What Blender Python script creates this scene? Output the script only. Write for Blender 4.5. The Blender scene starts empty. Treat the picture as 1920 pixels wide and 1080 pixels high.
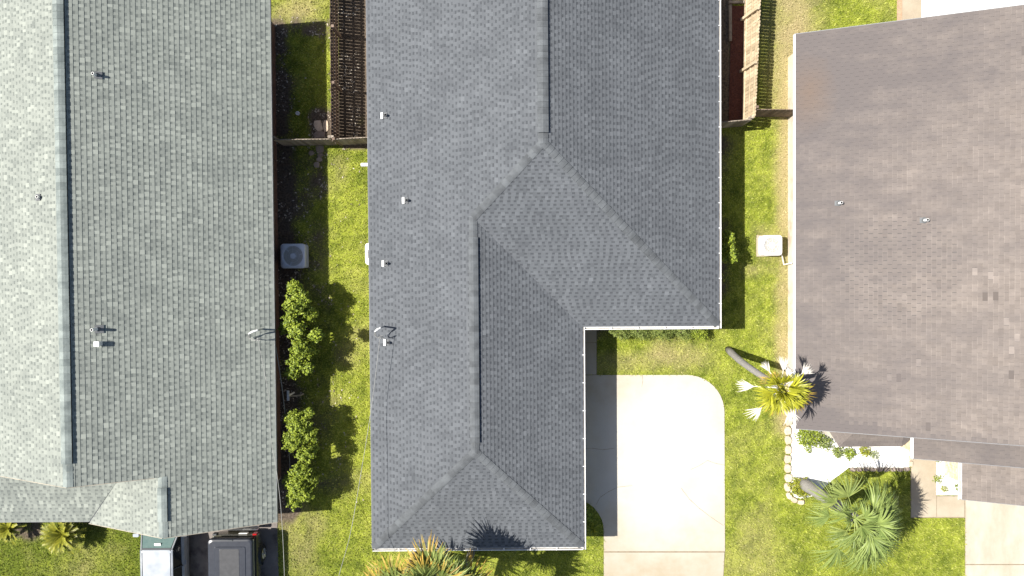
import bpy, math, random
import numpy as np
from mathutils import Vector, Matrix

R = math.radians
random.seed(7)
rng = np.random.default_rng(7)
SC = bpy.context.scene
COL = SC.collection

# ------------------------------------------------------------------ camera, sky, sun, exposure
CAM_H, FOC, TILT, ROLL = 34.0, 1500.0, R(-1.22), 0.0072
cam = bpy.data.cameras.new('camera')
cam.sensor_width = 36.0
cam.lens = 36.0 * FOC / 1920.0
cam.clip_start, cam.clip_end = 0.5, 2000.0
camo = bpy.data.objects.new('camera', cam)
camo.location = (0, 0, CAM_H)
camo.rotation_euler = (TILT, 0, -ROLL)
COL.objects.link(camo)
SC.camera = camo

SUN_EL, SUN_AZ = R(53.6), R(180 - 6.4)          # azimuth of the sun in the ground plane, counter-clockwise from +x
world = bpy.data.worlds.new('World')
SC.world = world
world.use_nodes = True
wn = world.node_tree
sky = wn.nodes.new('ShaderNodeTexSky')
sky.sky_type = 'NISHITA'
sky.sun_disc = False
sky.sun_elevation = SUN_EL
sky.sun_rotation = R(90) - SUN_AZ
sky.air_density, sky.dust_density, sky.ozone_density = 1.0, 1.6, 0.7
wn.links.new(sky.outputs[0], wn.nodes['Background'].inputs[0])
wn.nodes['Background'].inputs[1].default_value = 0.07
sl = bpy.data.lights.new('sun', 'SUN')
sl.energy, sl.angle, sl.color = 5.0, R(0.5), (1.0, 0.955, 0.88)
so = bpy.data.objects.new('sun', sl)
sd = Vector((math.cos(SUN_AZ) * math.cos(SUN_EL), math.sin(SUN_AZ) * math.cos(SUN_EL), math.sin(SUN_EL)))
so.rotation_euler = sd.to_track_quat('Z', 'Y').to_euler()
so.location = (-20, 3, 30)
COL.objects.link(so)
SC.view_settings.view_transform = 'Standard'
SC.view_settings.look = 'None'
SC.view_settings.gamma = 1.0
SC.view_settings.exposure = 0.95
SC.view_settings.use_curve_mapping = False


def W(px, py, z=0.0):
    """survey: photograph pixel -> place on the level z (metres)"""
    a, b, c = (px - 960) / FOC, -(py - 540) / FOC, -1.0
    y = b * math.cos(TILT) - c * math.sin(TILT)
    zz = b * math.sin(TILT) + c * math.cos(TILT)
    k = (CAM_H - z) / -zz
    x, y = a * k, y * k
    return (x + ROLL * y, y - ROLL * x)


def W3(px, py, z=0.0):
    return Vector((*W(px, py, z), z))


# ------------------------------------------------------------------ materials
def mat(name, c1, c2=None, rough=0.9, scale=6.0, detail=5.0, grain=0.0, gscale=90.0, bump=0.0, bscale=60.0, tone=False,
        objrand=0.0, stain=None, stain_scale=0.6, stain_lo=0.5, stain_hi=0.7, stretch=None, metallic=0.0, coat=0.0,
        spec=0.3, trans=0.0, stain_attr=False, clean=None, rust=None):
    m = bpy.data.materials.new(name)
    m.use_nodes = True
    nt = m.node_tree
    N, L = nt.nodes, nt.links
    b = N['Principled BSDF']
    b.inputs['Roughness'].default_value = rough
    b.inputs['Metallic'].default_value = metallic
    b.inputs['Coat Weight'].default_value = coat
    b.inputs['Coat Roughness'].default_value = 0.05
    b.inputs['Specular IOR Level'].default_value = spec
    c2 = c2 or c1
    geo = N.new('ShaderNodeNewGeometry')
    vec = geo.outputs['Position']
    if stretch:
        mp = N.new('ShaderNodeMapping')
        mp.inputs['Scale'].default_value = stretch
        L.new(vec, mp.inputs[0])
        vec = mp.outputs[0]
    nz = N.new('ShaderNodeTexNoise')
    nz.inputs['Scale'].default_value = scale
    nz.inputs['Detail'].default_value = detail
    nz.inputs['Roughness'].default_value = 0.6
    L.new(vec, nz.inputs['Vector'])
    fac = nz.outputs['Fac']

    def math_(op, a, bb):
        q = N.new('ShaderNodeMath')
        q.operation = op
        for i, v in enumerate((a, bb)):
            if isinstance(v, (int, float)):
                q.inputs[i].default_value = v
            else:
                L.new(v, q.inputs[i])
        return q.outputs[0]
    mr = N.new('ShaderNodeMapRange')
    mr.inputs['From Min'].default_value = 0.3
    mr.inputs['From Max'].default_value = 0.7
    L.new(fac, mr.inputs['Value'])
    fac = mr.outputs[0]
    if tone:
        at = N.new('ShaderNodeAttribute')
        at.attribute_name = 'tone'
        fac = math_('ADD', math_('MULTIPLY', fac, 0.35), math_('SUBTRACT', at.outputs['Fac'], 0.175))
    if objrand:
        oi = N.new('ShaderNodeObjectInfo')
        fac = math_('ADD', fac, math_('MULTIPLY', math_('SUBTRACT', oi.outputs['Random'], 0.5), objrand))
    if grain:
        g = N.new('ShaderNodeTexNoise')
        g.inputs['Scale'].default_value = gscale
        g.inputs['Detail'].default_value = 2.0
        L.new(geo.outputs['Position'], g.inputs['Vector'])
        fac = math_('ADD', fac, math_('MULTIPLY', math_('SUBTRACT', g.outputs['Fac'], 0.5), grain))
    mx = N.new('ShaderNodeMix')
    mx.data_type = 'RGBA'
    mx.inputs[6].default_value = (*c1, 1)
    mx.inputs[7].default_value = (*c2, 1)
    mx.clamp_factor = True
    L.new(fac, mx.inputs[0])
    colr = mx.outputs[2]
    if stain:
        s = N.new('ShaderNodeTexNoise')
        s.inputs['Scale'].default_value = stain_scale
        s.inputs['Detail'].default_value = 7.0
        s.inputs['Roughness'].default_value = 0.65
        L.new(vec, s.inputs['Vector'])
        r2 = N.new('ShaderNodeMapRange')
        r2.inputs['From Min'].default_value = stain_lo
        r2.inputs['From Max'].default_value = stain_hi
        sf = s.outputs['Fac']
        if stain_attr:
            a2 = N.new('ShaderNodeAttribute')
            a2.attribute_name = 'stain'
            sf = math_('ADD', sf, a2.outputs['Fac'])
        if clean:                                   # swept by traffic in the middle, grimy towards the edges
            mp2 = N.new('ShaderNodeMapping')
            mp2.inputs['Location'].default_value = (-clean[0] / clean[2], -clean[1] / clean[3], 0)
            mp2.inputs['Scale'].default_value = (1 / clean[2], 1 / clean[3], 0)
            L.new(geo.outputs['Position'], mp2.inputs[0])
            vl = N.new('ShaderNodeVectorMath')
            vl.operation = 'LENGTH'
            L.new(mp2.outputs[0], vl.inputs[0])
            sf = math_('ADD', sf, math_('MULTIPLY', math_('SUBTRACT', vl.outputs['Value'], 0.8), 0.42))
        L.new(sf, r2.inputs['Value'])
        m2 = N.new('ShaderNodeMix')
        m2.data_type = 'RGBA'
        L.new(r2.outputs[0], m2.inputs[0])
        L.new(colr, m2.inputs[6])
        m2.inputs[7].default_value = (*stain, 1)
        colr = m2.outputs[2]
    if rust:                                        # one rusty run-off stain with its own place on the roof
        mp3 = N.new('ShaderNodeMapping')
        mp3.inputs['Location'].default_value = (-rust[0] / rust[2], -rust[1] / rust[3], 0)
        mp3.inputs['Scale'].default_value = (1 / rust[2], 1 / rust[3], 0)
        L.new(geo.outputs['Position'], mp3.inputs[0])
        v3 = N.new('ShaderNodeVectorMath')
        v3.operation = 'LENGTH'
        L.new(mp3.outputs[0], v3.inputs[0])
        f3 = math_('MULTIPLY', math_('SUBTRACT', math_('ADD', 0.75, math_('MULTIPLY', nz.outputs['Fac'], 0.7)), v3.outputs['Value']), 0.5)
        m3 = N.new('ShaderNodeMix')
        m3.data_type = 'RGBA'
        m3.clamp_factor = True
        L.new(f3, m3.inputs[0])
        L.new(colr, m3.inputs[6])
        m3.inputs[7].default_value = (0.15, 0.105, 0.075, 1)
        colr = m3.outputs[2]
    L.new(colr, b.inputs['Base Color'])
    if bump:
        g2 = N.new('ShaderNodeTexNoise')
        g2.inputs['Scale'].default_value = bscale
        g2.inputs['Detail'].default_value = 4.0
        L.new(vec, g2.inputs['Vector'])
        bp = N.new('ShaderNodeBump')
        bp.inputs['Strength'].default_value = bump
        bp.inputs['Distance'].default_value = 0.02
        L.new(g2.outputs['Fac'], bp.inputs['Height'])
        L.new(bp.outputs[0], b.inputs['Normal'])
    if trans:
        tr = N.new('ShaderNodeBsdfTranslucent')
        L.new(colr, tr.inputs[0])
        ms = N.new('ShaderNodeMixShader')
        ms.inputs[0].default_value = trans
        L.new(b.outputs[0], ms.inputs[1])
        L.new(tr.outputs[0], ms.inputs[2])
        L.new(ms.outputs[0], N['Material Output'].inputs[0])
    return m


M = {}
M['shingle_green'] = mat('pale_green_shingle', (0.128, 0.141, 0.131), (0.278, 0.297, 0.264), tone=True, scale=1.1, grain=0.28, gscale=38, spec=0.15)
M['shingle_blue'] = mat('slate_grey_shingle', (0.059, 0.064, 0.071), (0.127, 0.136, 0.147), tone=True, scale=0.8, grain=0.25, gscale=38, spec=0.15)
M['shingle_brown'] = mat('weathered_brown_shingle', (0.105, 0.089, 0.08), (0.245, 0.211, 0.188), tone=True, scale=3.5, grain=0.25, gscale=45, spec=0.15,
                         stain=(0.112, 0.099, 0.096), stain_scale=1.9, stain_lo=0.34, stain_hi=0.92, stretch=(0.14, 1.0, 1.0), stain_attr=True,
                         rust=(11.7, 6.9, 0.9, 1.5))
M['cap_green'] = mat('pale_green_ridge_cap', (0.13, 0.15, 0.145), (0.24, 0.27, 0.255), objrand=0.7, scale=3, grain=0.25, spec=0.15)
M['cap_blue'] = mat('slate_ridge_cap', (0.068, 0.073, 0.078), (0.118, 0.127, 0.135), objrand=0.6, scale=3, grain=0.25, spec=0.15)
M['vent_black'] = mat('black_ridge_vent', (0.012, 0.012, 0.014), rough=0.7)
M['underlay'] = mat('roof_deck', (0.05, 0.05, 0.052), (0.07, 0.07, 0.072))
M['white_metal'] = mat('white_gutter', (0.80, 0.80, 0.79), (0.70, 0.70, 0.69), rough=0.45, scale=3)
M['gutter_inside'] = mat('gutter_inside', (0.5, 0.5, 0.49), (0.36, 0.34, 0.3), rough=0.6, scale=4)
M['drip_grey'] = mat('grey_drip_edge', (0.16, 0.165, 0.175), rough=0.5)
M['tan_trim'] = mat('tan_trim', (0.42, 0.37, 0.29), (0.25, 0.23, 0.19), scale=1.2)
M['soffit'] = mat('white_soffit', (0.6, 0.58, 0.55))
M['brick_brown'] = mat('brown_brick', (0.11, 0.06, 0.045), (0.17, 0.10, 0.075), tone=True, scale=5, grain=0.3)
M['mortar'] = mat('brick_mortar', (0.30, 0.27, 0.24), (0.36, 0.33, 0.29))
M['stucco_white'] = mat('cream_wall', (0.62, 0.57, 0.50), (0.50, 0.44, 0.35), scale=1.2, bump=0.2, stain=(0.36, 0.28, 0.19), stain_scale=0.9, stain_lo=0.5, stain_hi=0.72)
M['siding_tan'] = mat('tan_wall', (0.42, 0.36, 0.29), (0.5, 0.44, 0.36))
M['brick_cream'] = mat('cream_brick', (0.48, 0.38, 0.25), (0.72, 0.62, 0.47), objrand=0.8, scale=6, grain=0.3)
M['pipe_white'] = mat('white_pipe', (0.75, 0.75, 0.73), (0.6, 0.6, 0.58), rough=0.5)
M['lead_grey'] = mat('lead_grey', (0.10, 0.105, 0.11), (0.14, 0.145, 0.15), rough=0.7)
M['dark_hole'] = mat('dark_inside', (0.01, 0.01, 0.01))
M['galv'] = mat('galvanised_steel', (0.35, 0.36, 0.37), (0.45, 0.46, 0.47), rough=0.4, metallic=0.7)
M['cable_grey'] = mat('grey_cable', (0.20, 0.20, 0.19), (0.33, 0.33, 0.31), rough=0.55, scale=3)
M['cable_black'] = mat('black_cable', (0.02, 0.02, 0.02), rough=0.6)
M['wood_grey'] = mat('weathered_grey_wood', (0.17, 0.14, 0.11), (0.34, 0.29, 0.235), objrand=0.8, scale=5, grain=0.4, gscale=30, bump=0.3, stretch=(1, 1, 0.15))
M['wood_brown'] = mat('weathered_brown_wood', (0.11, 0.075, 0.055), (0.24, 0.18, 0.14), objrand=0.8, scale=5, grain=0.4, gscale=30, bump=0.3, stretch=(1, 1, 0.15))
M['wood_tan'] = mat('sun_bleached_wood', (0.32, 0.25, 0.16), (0.56, 0.46, 0.32), objrand=0.7, scale=5, grain=0.4, gscale=30, bump=0.3, stretch=(1, 1, 0.15))
M['concrete'] = mat('pale_concrete', (0.42, 0.395, 0.345), (0.50, 0.475, 0.425), scale=0.5, grain=0.3, gscale=25, bump=0.1, bscale=90, stain=(0.335, 0.285, 0.205), stain_scale=0.5, stain_lo=0.46, stain_hi=0.95,
                    clean=(*W(1250, 850), 2.6, 3.4))
M['concrete_right'] = mat('stained_concrete', (0.40, 0.36, 0.285), (0.47, 0.44, 0.375), scale=0.5, grain=0.3, gscale=25, bump=0.1, bscale=90, stain=(0.27, 0.225, 0.15), stain_scale=0.6, stain_lo=0.42, stain_hi=0.8, stretch=(1, 0.45, 1))
M['concrete_tan'] = mat('tan_concrete', (0.30, 0.25, 0.18), (0.40, 0.345, 0.265), scale=0.8, grain=0.35, gscale=25, bump=0.1, stain=(0.30, 0.24, 0.18), stain_scale=0.9, stain_lo=0.55, stain_hi=0.8)
M['concrete_white'] = mat('white_concrete', (0.74, 0.73, 0.71), (0.8, 0.79, 0.77), scale=0.6)
M['concrete_dark'] = mat('dark_blotched_pavement', (0.14, 0.122, 0.11), (0.21, 0.185, 0.17), scale=1.5, grain=0.5, gscale=30, bump=0.2, stain=(0.05, 0.044, 0.042), stain_scale=1.2, stain_lo=0.5, stain_hi=0.7)  # dark pavement, noise mixes in still darker blotches
M['joint'] = mat('sandy_joint', (0.20, 0.16, 0.11), (0.28, 0.23, 0.16), scale=8)
M['crack'] = mat('crack_dirt', (0.16, 0.13, 0.09))
M['white_rock'] = mat('white_marble_chips', (0.74, 0.73, 0.71), (0.86, 0.86, 0.84), objrand=0.3, scale=12, tone=True)
M['edge_stone'] = mat('sandstone_edging', (0.40, 0.32, 0.24), (0.58, 0.48, 0.37), objrand=0.8, scale=8, grain=0.4, bump=0.4)
M['flagstone'] = mat('dull_flagstone', (0.20, 0.16, 0.13), (0.32, 0.26, 0.22), objrand=0.9, scale=6, grain=0.4, bump=0.4)
M['mulch'] = mat('red_brown_mulch', (0.075, 0.027, 0.02), (0.15, 0.06, 0.045), scale=20, grain=0.6, gscale=50, bump=0.8, bscale=40, tone=True)
M['soil'] = mat('dark_soil', (0.055, 0.042, 0.032), (0.11, 0.085, 0.065), scale=6, grain=0.5, bump=0.6)
M['ac_white'] = mat('white_painted_steel', (0.84, 0.84, 0.84), (0.80, 0.80, 0.80), rough=0.4)
M['ac_grey'] = mat('grey_painted_steel', (0.55, 0.57, 0.60), (0.46, 0.48, 0.52), rough=0.4)
M['ac_dark'] = mat('dark_fan_well', (0.03, 0.04, 0.055), rough=0.6)
M['ac_louvre'] = mat('tan_grey_louvre', (0.34, 0.33, 0.30), rough=0.5)
M['leaf'] = mat('bright_shrub_leaf', (0.075, 0.115, 0.012), (0.30, 0.36, 0.036), tone=True, scale=4, rough=0.5, spec=0.3, trans=0.1)
M['leaf_pale'] = mat('pale_hedge_leaf', (0.10, 0.15, 0.03), (0.26, 0.30, 0.08), tone=True, scale=4, rough=0.55, trans=0.25)
M['leaf_yellow'] = mat('yellow_green_leaf', (0.14, 0.18, 0.02), (0.36, 0.36, 0.04), tone=True, scale=4, rough=0.5, trans=0.25)
M['frond'] = mat('green_palm_leaf', (0.085, 0.125, 0.03), (0.29, 0.34, 0.095), tone=True, scale=3, rough=0.5, spec=0.25, trans=0.2)
M['frond_sage'] = mat('sage_palm_leaf', (0.08, 0.125, 0.03), (0.25, 0.31, 0.085), tone=True, scale=3, rough=0.5, spec=0.25, trans=0.15)
M['frond_lime'] = mat('lime_palm_leaf', (0.17, 0.19, 0.015), (0.47, 0.46, 0.035), tone=True, scale=3, rough=0.4, spec=0.5, trans=0.25)
M['frond_gold'] = mat('golden_palm_leaf', (0.11, 0.15, 0.035), (0.60, 0.36, 0.07), tone=True, scale=3, rough=0.5, trans=0.2)
M['frond_sago'] = mat('olive_sago_leaf', (0.09, 0.115, 0.012), (0.30, 0.29, 0.03), tone=True, scale=3, rough=0.45, spec=0.4, trans=0.15)
M['frond_dead'] = mat('bleached_palm_leaf', (0.45, 0.41, 0.35), (0.74, 0.70, 0.63), tone=True, scale=3, rough=0.7, trans=0.1)
M['bark'] = mat('grey_palm_bark', (0.17, 0.16, 0.145), (0.29, 0.275, 0.25), scale=10, grain=0.5, bump=0.6, stretch=(1, 1, 4))
M['twig'] = mat('brown_twig', (0.10, 0.075, 0.055), (0.16, 0.12, 0.09))
M['car_silver'] = mat('pale_silver_paint', (0.30, 0.33, 0.36), (0.48, 0.50, 0.52), rough=0.3, coat=1.0, spec=0.5, metallic=0.3, scale=1.6, detail=2)
M['car_grey'] = mat('dark_grey_trim', (0.05, 0.055, 0.06), rough=0.5)
M['car_black'] = mat('black_hardtop', (0.016, 0.019, 0.027), (0.026, 0.030, 0.040), rough=0.32, spec=0.5, grain=0.2, gscale=60)
M['car_black2'] = mat('faded_black_panel', (0.036, 0.037, 0.040), (0.052, 0.053, 0.057), rough=0.5, scale=6)
M['car_olive'] = mat('olive_paint', (0.085, 0.08, 0.05), (0.10, 0.095, 0.06), rough=0.25, coat=0.8, spec=0.5)
M['glass'] = mat('teal_glass', (0.10, 0.16, 0.155), (0.14, 0.20, 0.19), rough=0.06, spec=0.8, coat=0.5)
M['glass_dark'] = mat('dark_glass', (0.012, 0.016, 0.022), rough=0.12, spec=0.5)
M['rubber'] = mat('black_rubber', (0.02, 0.02, 0.02), rough=0.8)
M['alloy'] = mat('alloy_rim', (0.5, 0.5, 0.5), rough=0.3, metallic=0.8)
M['chrome'] = mat('chrome', (0.6, 0.6, 0.6), rough=0.15, metallic=1.0)
M['red_lamp'] = mat('red_lamp', (0.35, 0.01, 0.012), rough=0.15, coat=1.0)
M['plate_white'] = mat('white_plate', (0.7, 0.7, 0.68))
M['garage_white'] = mat('white_door_panel', (0.7, 0.69, 0.66))


# ------------------------------------------------------------------ mesh helpers
class MB:
    def __init__(s):
        s.v, s.f, s.t, s.m, s.st = [], [], [], [], []

    def poly(s, pts, tone=0.5, mi=0, st=0.0):
        k = len(s.v)
        s.v.extend([tuple(p) for p in pts])
        s.f.append(tuple(range(k, k + len(pts))))
        s.t.append(tone)
        s.m.append(mi)
        s.st.append(st)

    def faces(s, vs, fs, tone=0.5, mi=0, st=0.0):
        k = len(s.v)
        s.v.extend([tuple(p) for p in vs])
        for f in fs:
            s.f.append(tuple(i + k for i in f))
            s.t.append(tone)
            s.m.append(mi)
            s.st.append(st)

    def box(s, c, size, rz=0.0, tone=0.5, mi=0, mtx=None):
        hx, hy, hz = size[0] / 2, size[1] / 2, size[2] / 2
        mt = mtx or (Matrix.Translation(c) @ Matrix.Rotation(rz, 4, 'Z'))
        vs = [mt @ Vector((x, y, z)) for z in (-hz, hz) for x, y in ((-hx, -hy), (hx, -hy), (hx, hy), (-hx, hy))]
        s.faces(vs, [(3, 2, 1, 0), (4, 5, 6, 7), (0, 1, 5, 4), (1, 2, 6, 5), (2, 3, 7, 6), (3, 0, 4, 7)], tone, mi)
        return s

    def prism(s, pts2, z0, z1, tone=0.5, mi=0, bottom=True):
        n = len(pts2)
        vs = [(p[0], p[1], z0) for p in pts2] + [(p[0], p[1], z1) for p in pts2]
        fs = [tuple(range(n, 2 * n))]
        if bottom:
            fs.append(tuple(range(n - 1, -1, -1)))
        fs += [(i, (i + 1) % n, n + (i + 1) % n, n + i) for i in range(n)]
        s.faces(vs, fs, tone, mi)
        return s

    def tube(s, pts, r, n=8, tone=0.5, mi=0, cap=True):
        pts = [Vector(p) for p in pts]
        rr = r if isinstance(r, (list, tuple)) else [r] * len(pts)
        rings = []
        for i, p in enumerate(pts):
            d = (pts[min(i + 1, len(pts) - 1)] - pts[max(i - 1, 0)]).normalized()
            a = d.orthogonal().normalized() if i == 0 else (rings[-1][1] - d * rings[-1][1].dot(d)).normalized()
            b = d.cross(a)
            rings.append(([p + (a * math.cos(2 * math.pi * k / n) + b * math.sin(2 * math.pi * k / n)) * rr[i] for k in range(n)], a))
        vs = [q for rg in rings for q in rg[0]]
        fs = [(i * n + k, i * n + (k + 1) % n, (i + 1) * n + (k + 1) % n, (i + 1) * n + k) for i in range(len(pts) - 1) for k in range(n)]
        if cap:
            fs += [tuple(range(n - 1, -1, -1)), tuple(range((len(pts) - 1) * n, len(pts) * n))]
        s.faces(vs, fs, tone, mi)
        return s

    def rings(s, levels, tone=0.5, mi=0, cap0=True, cap1=True):
        """levels: lists of points of equal length, joined one above the other"""
        n = len(levels[0])
        vs = [p for lv in levels for p in lv]
        fs = [(i * n + k, i * n + (k + 1) % n, (i + 1) * n + (k + 1) % n, (i + 1) * n + k) for i in range(len(levels) - 1) for k in range(n)]
        if cap0:
            fs.append(tuple(range(n - 1, -1, -1)))
        if cap1:
            fs.append(tuple(range((len(levels) - 1) * n, len(levels) * n)))
        s.faces(vs, fs, tone, mi)
        return s

    def mesh(s, name, mats, smooth=False):
        me = bpy.data.meshes.new(name)
        me.from_pydata(s.v, [], s.f)
        for mm in (mats if isinstance(mats, (list, tuple)) else [mats]):
            me.materials.append(mm)
        a = me.attributes.new('tone', 'FLOAT', 'FACE')
        a.data.foreach_set('value', np.array(s.t, np.float32))
        if any(s.st):
            a = me.attributes.new('stain', 'FLOAT', 'FACE')
            a.data.foreach_set('value', np.array(s.st, np.float32))
        if any(s.m):
            me.polygons.foreach_set('material_index', np.array(s.m, np.int32))
        if smooth:
            me.polygons.foreach_set('use_smooth', np.ones(len(me.polygons), bool))
        me.update()
        return me

    def build(s, name, mats, parent=None, smooth=False):
        return link(name, s.mesh(name, mats, smooth), parent)


def link(name, me, parent=None, mtx=None):
    o = bpy.data.objects.new(name, me)
    COL.objects.link(o)
    if parent:
        attach(o, parent)
    if mtx is not None:
        o.matrix_basis = mtx
    return o


BASE = {}


def attach(o, parent):
    o.parent = parent
    o.matrix_parent_inverse = BASE.get(parent.name, Matrix.Identity(4))


def tag(o, label=None, cat=None, group=None, kind=None):
    if label:
        o['label'] = label
    if cat:
        o['category'] = cat
    if group:
        o['group'] = group
    if kind:
        o['kind'] = kind
    return o


def thing(name, loc, label, cat, group=None):
    o = bpy.data.objects.new(name, None)
    o.empty_display_size = 0.3
    o.location = loc
    COL.objects.link(o)
    BASE[o.name] = Matrix.Translation(-Vector(loc))
    return tag(o, label, cat, group)


def rrect(x0, x1, y0, y1, r, z, n=5):
    r = max(min(r, (x1 - x0) / 2 - 1e-3, (y1 - y0) / 2 - 1e-3), 1e-3)
    pts = []
    for cx, cy, a0 in ((x1 - r, y1 - r, 0), (x0 + r, y1 - r, 90), (x0 + r, y0 + r, 180), (x1 - r, y0 + r, 270)):
        for k in range(n + 1):
            a = R(a0 + 90 * k / n)
            pts.append((cx + r * math.cos(a), cy + r * math.sin(a), z))
    return pts


def circ(cx, cy, r, z, n=24):
    return [(cx + r * math.cos(2 * math.pi * k / n), cy + r * math.sin(2 * math.pi * k / n), z) for k in range(n)]


def clip_convex(poly, conv):
    """Sutherland-Hodgman in 2D; conv counter-clockwise"""
    out = poly
    n = len(conv)
    for i in range(n):
        ax, ay = conv[i]
        bx, by = conv[(i + 1) % n]
        ex, ey = bx - ax, by - ay
        inp, out = out, []
        if not inp:
            break
        for j in range(len(inp)):
            p, q = inp[j], inp[(j + 1) % len(inp)]
            dp = ex * (p[1] - ay) - ey * (p[0] - ax)
            dq = ex * (q[1] - ay) - ey * (q[0] - ax)
            if dp >= 0:
                out.append(p)
            if (dp >= 0) != (dq >= 0):
                t = dp / (dp - dq)
                out.append((p[0] + (q[0] - p[0]) * t, p[1] + (q[1] - p[1]) * t))
    return out


def area2(p):
    return 0.5 * sum(p[i][0] * p[(i + 1) % len(p)][1] - p[(i + 1) % len(p)][0] * p[i][1] for i in range(len(p)))


def vnoise(x, y, cell, seed):
    g = np.random.default_rng(seed).random((256, 256))
    xi, yi = np.floor(x / cell).astype(int), np.floor(y / cell).astype(int)
    fx, fy = x / cell - xi, y / cell - yi
    fx, fy = fx * fx * (3 - 2 * fx), fy * fy * (3 - 2 * fy)
    a, b = g[xi % 256, yi % 256], g[(xi + 1) % 256, yi % 256]
    c, d = g[xi % 256, (yi + 1) % 256], g[(xi + 1) % 256, (yi + 1) % 256]
    return (a * (1 - fx) + b * fx) * (1 - fy) + (c * (1 - fx) + d * fx) * fy


def fbm(x, y, cell, seed):
    return 0.55 * vnoise(x, y, cell, seed) + 0.3 * vnoise(x, y, cell / 2.3, seed + 1) + 0.15 * vnoise(x, y, cell / 5.1, seed + 2)


def inside(x, y, poly):
    """vectorised point in polygon"""
    r = np.zeros(len(x), bool)
    n = len(poly)
    for i in range(n):
        x1, y1 = poly[i][:2]
        x2, y2 = poly[(i + 1) % n][:2]
        if y1 == y2:
            continue
        c = ((y1 > y) != (y2 > y)) & (x < (x2 - x1) * (y - y1) / (y2 - y1) + x1)
        r ^= c
    return r


# ------------------------------------------------------------------ ground
GX, GY = 24.0, 15.0
NXG, NYG = 320, 200


def soft(x, y, px0, py0, px1, py1, edge=0.5):
    (ax, ay), (bx, by) = W(px0, py1), W(px1, py0)
    def s(v, a, b):
        return np.clip((v - a) / edge + 0.5, 0, 1) * np.clip((b - v) / edge + 0.5, 0, 1)
    return s(x, ax, bx) * s(y, ay, by)


def ground_maps(x, y):
    n1, n2, n3 = fbm(x, y, 0.9, 3), fbm(x, y, 2.6, 13), fbm(x, y, 0.35, 23)
    dirt = np.zeros_like(x)
    dry = np.zeros_like(x)
    for box, e, a in (((495, 250, 560, 985), 1.0, 0.95), ((540, 262, 622, 520), 0.9, 0.45), ((500, 40, 545, 262), 0.7, 0.9),
                      ((540, 30, 630, 75), 0.5, 0.7), ((580, 205, 640, 268), 0.4, 0.9), ((632, -60, 720, 262), 0.3, 1.0),
                      ((540, 520, 640, 950), 1.0, 0.38), ((640, 255, 720, 282), 0.2, 0.7),
                      ((1330, -20, 1372, 238), 0.2, 1.0), ((1300, 235, 1370, 612), 0.9, 0.5), ((20, 960, 85, 1012), 0.5, 0.85),
                      ((1000, 605, 1145, 640), 0.3, 0.6)):
        dirt = np.maximum(dirt, soft(x, y, *box, e) * a)
    for box, e, a in (((1440, -40, 1535, 240), 1.6, 0.98), ((1455, 200, 1500, 820), 0.55, 0.85), ((1412, 20, 1470, 90), 0.8, 0.6),
                      ((1395, 490, 1480, 520), 0.5, 0.5), ((1410, 420, 1490, 500), 0.6, 0.55), ((1200, 640, 1335, 690), 1.0, 0.62), ((1110, 655, 1240, 702), 0.6, 0.5),
                      ((530, 955, 600, 1090), 0.9, 0.42), ((60, 1030, 260, 1090), 1.8, 0.2), ((508, 0, 600, 45), 0.8, 0.6),
                      ((640, 600, 690, 690), 1.0, 0.35), ((690, 640, 640, 760), 1.0, 0.3), ((620, 285, 650, 370), 0.8, 0.35), ((1360, 900, 1470, 1090), 2.0, 0.3)):
        dry = np.maximum(dry, soft(x, y, *box, e) * a)
    dirt = np.clip((dirt + (n1 - 0.5) * 0.9 - 0.28) * 2.2, 0, 1) * (dirt > 0.02)
    dry = np.clip(dry * 1.1 + (n2 - 0.55) * 0.7 + (n1 - 0.5) * 0.6, 0, 1)
    green = 0.55 + (n3 - 0.5) * 1.1 + (n2 - 0.5) * 0.6 + (vnoise(x, y, 0.09, 51) - 0.5) * 0.7
    green = np.clip(green - 0.42 * soft(x, y, -60, 900, 290, 1100, 1.2) - 0.25 * soft(x, y, 520, 940, 620, 1100, 1.0), 0, 1)
    return dirt, dry, green


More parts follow.
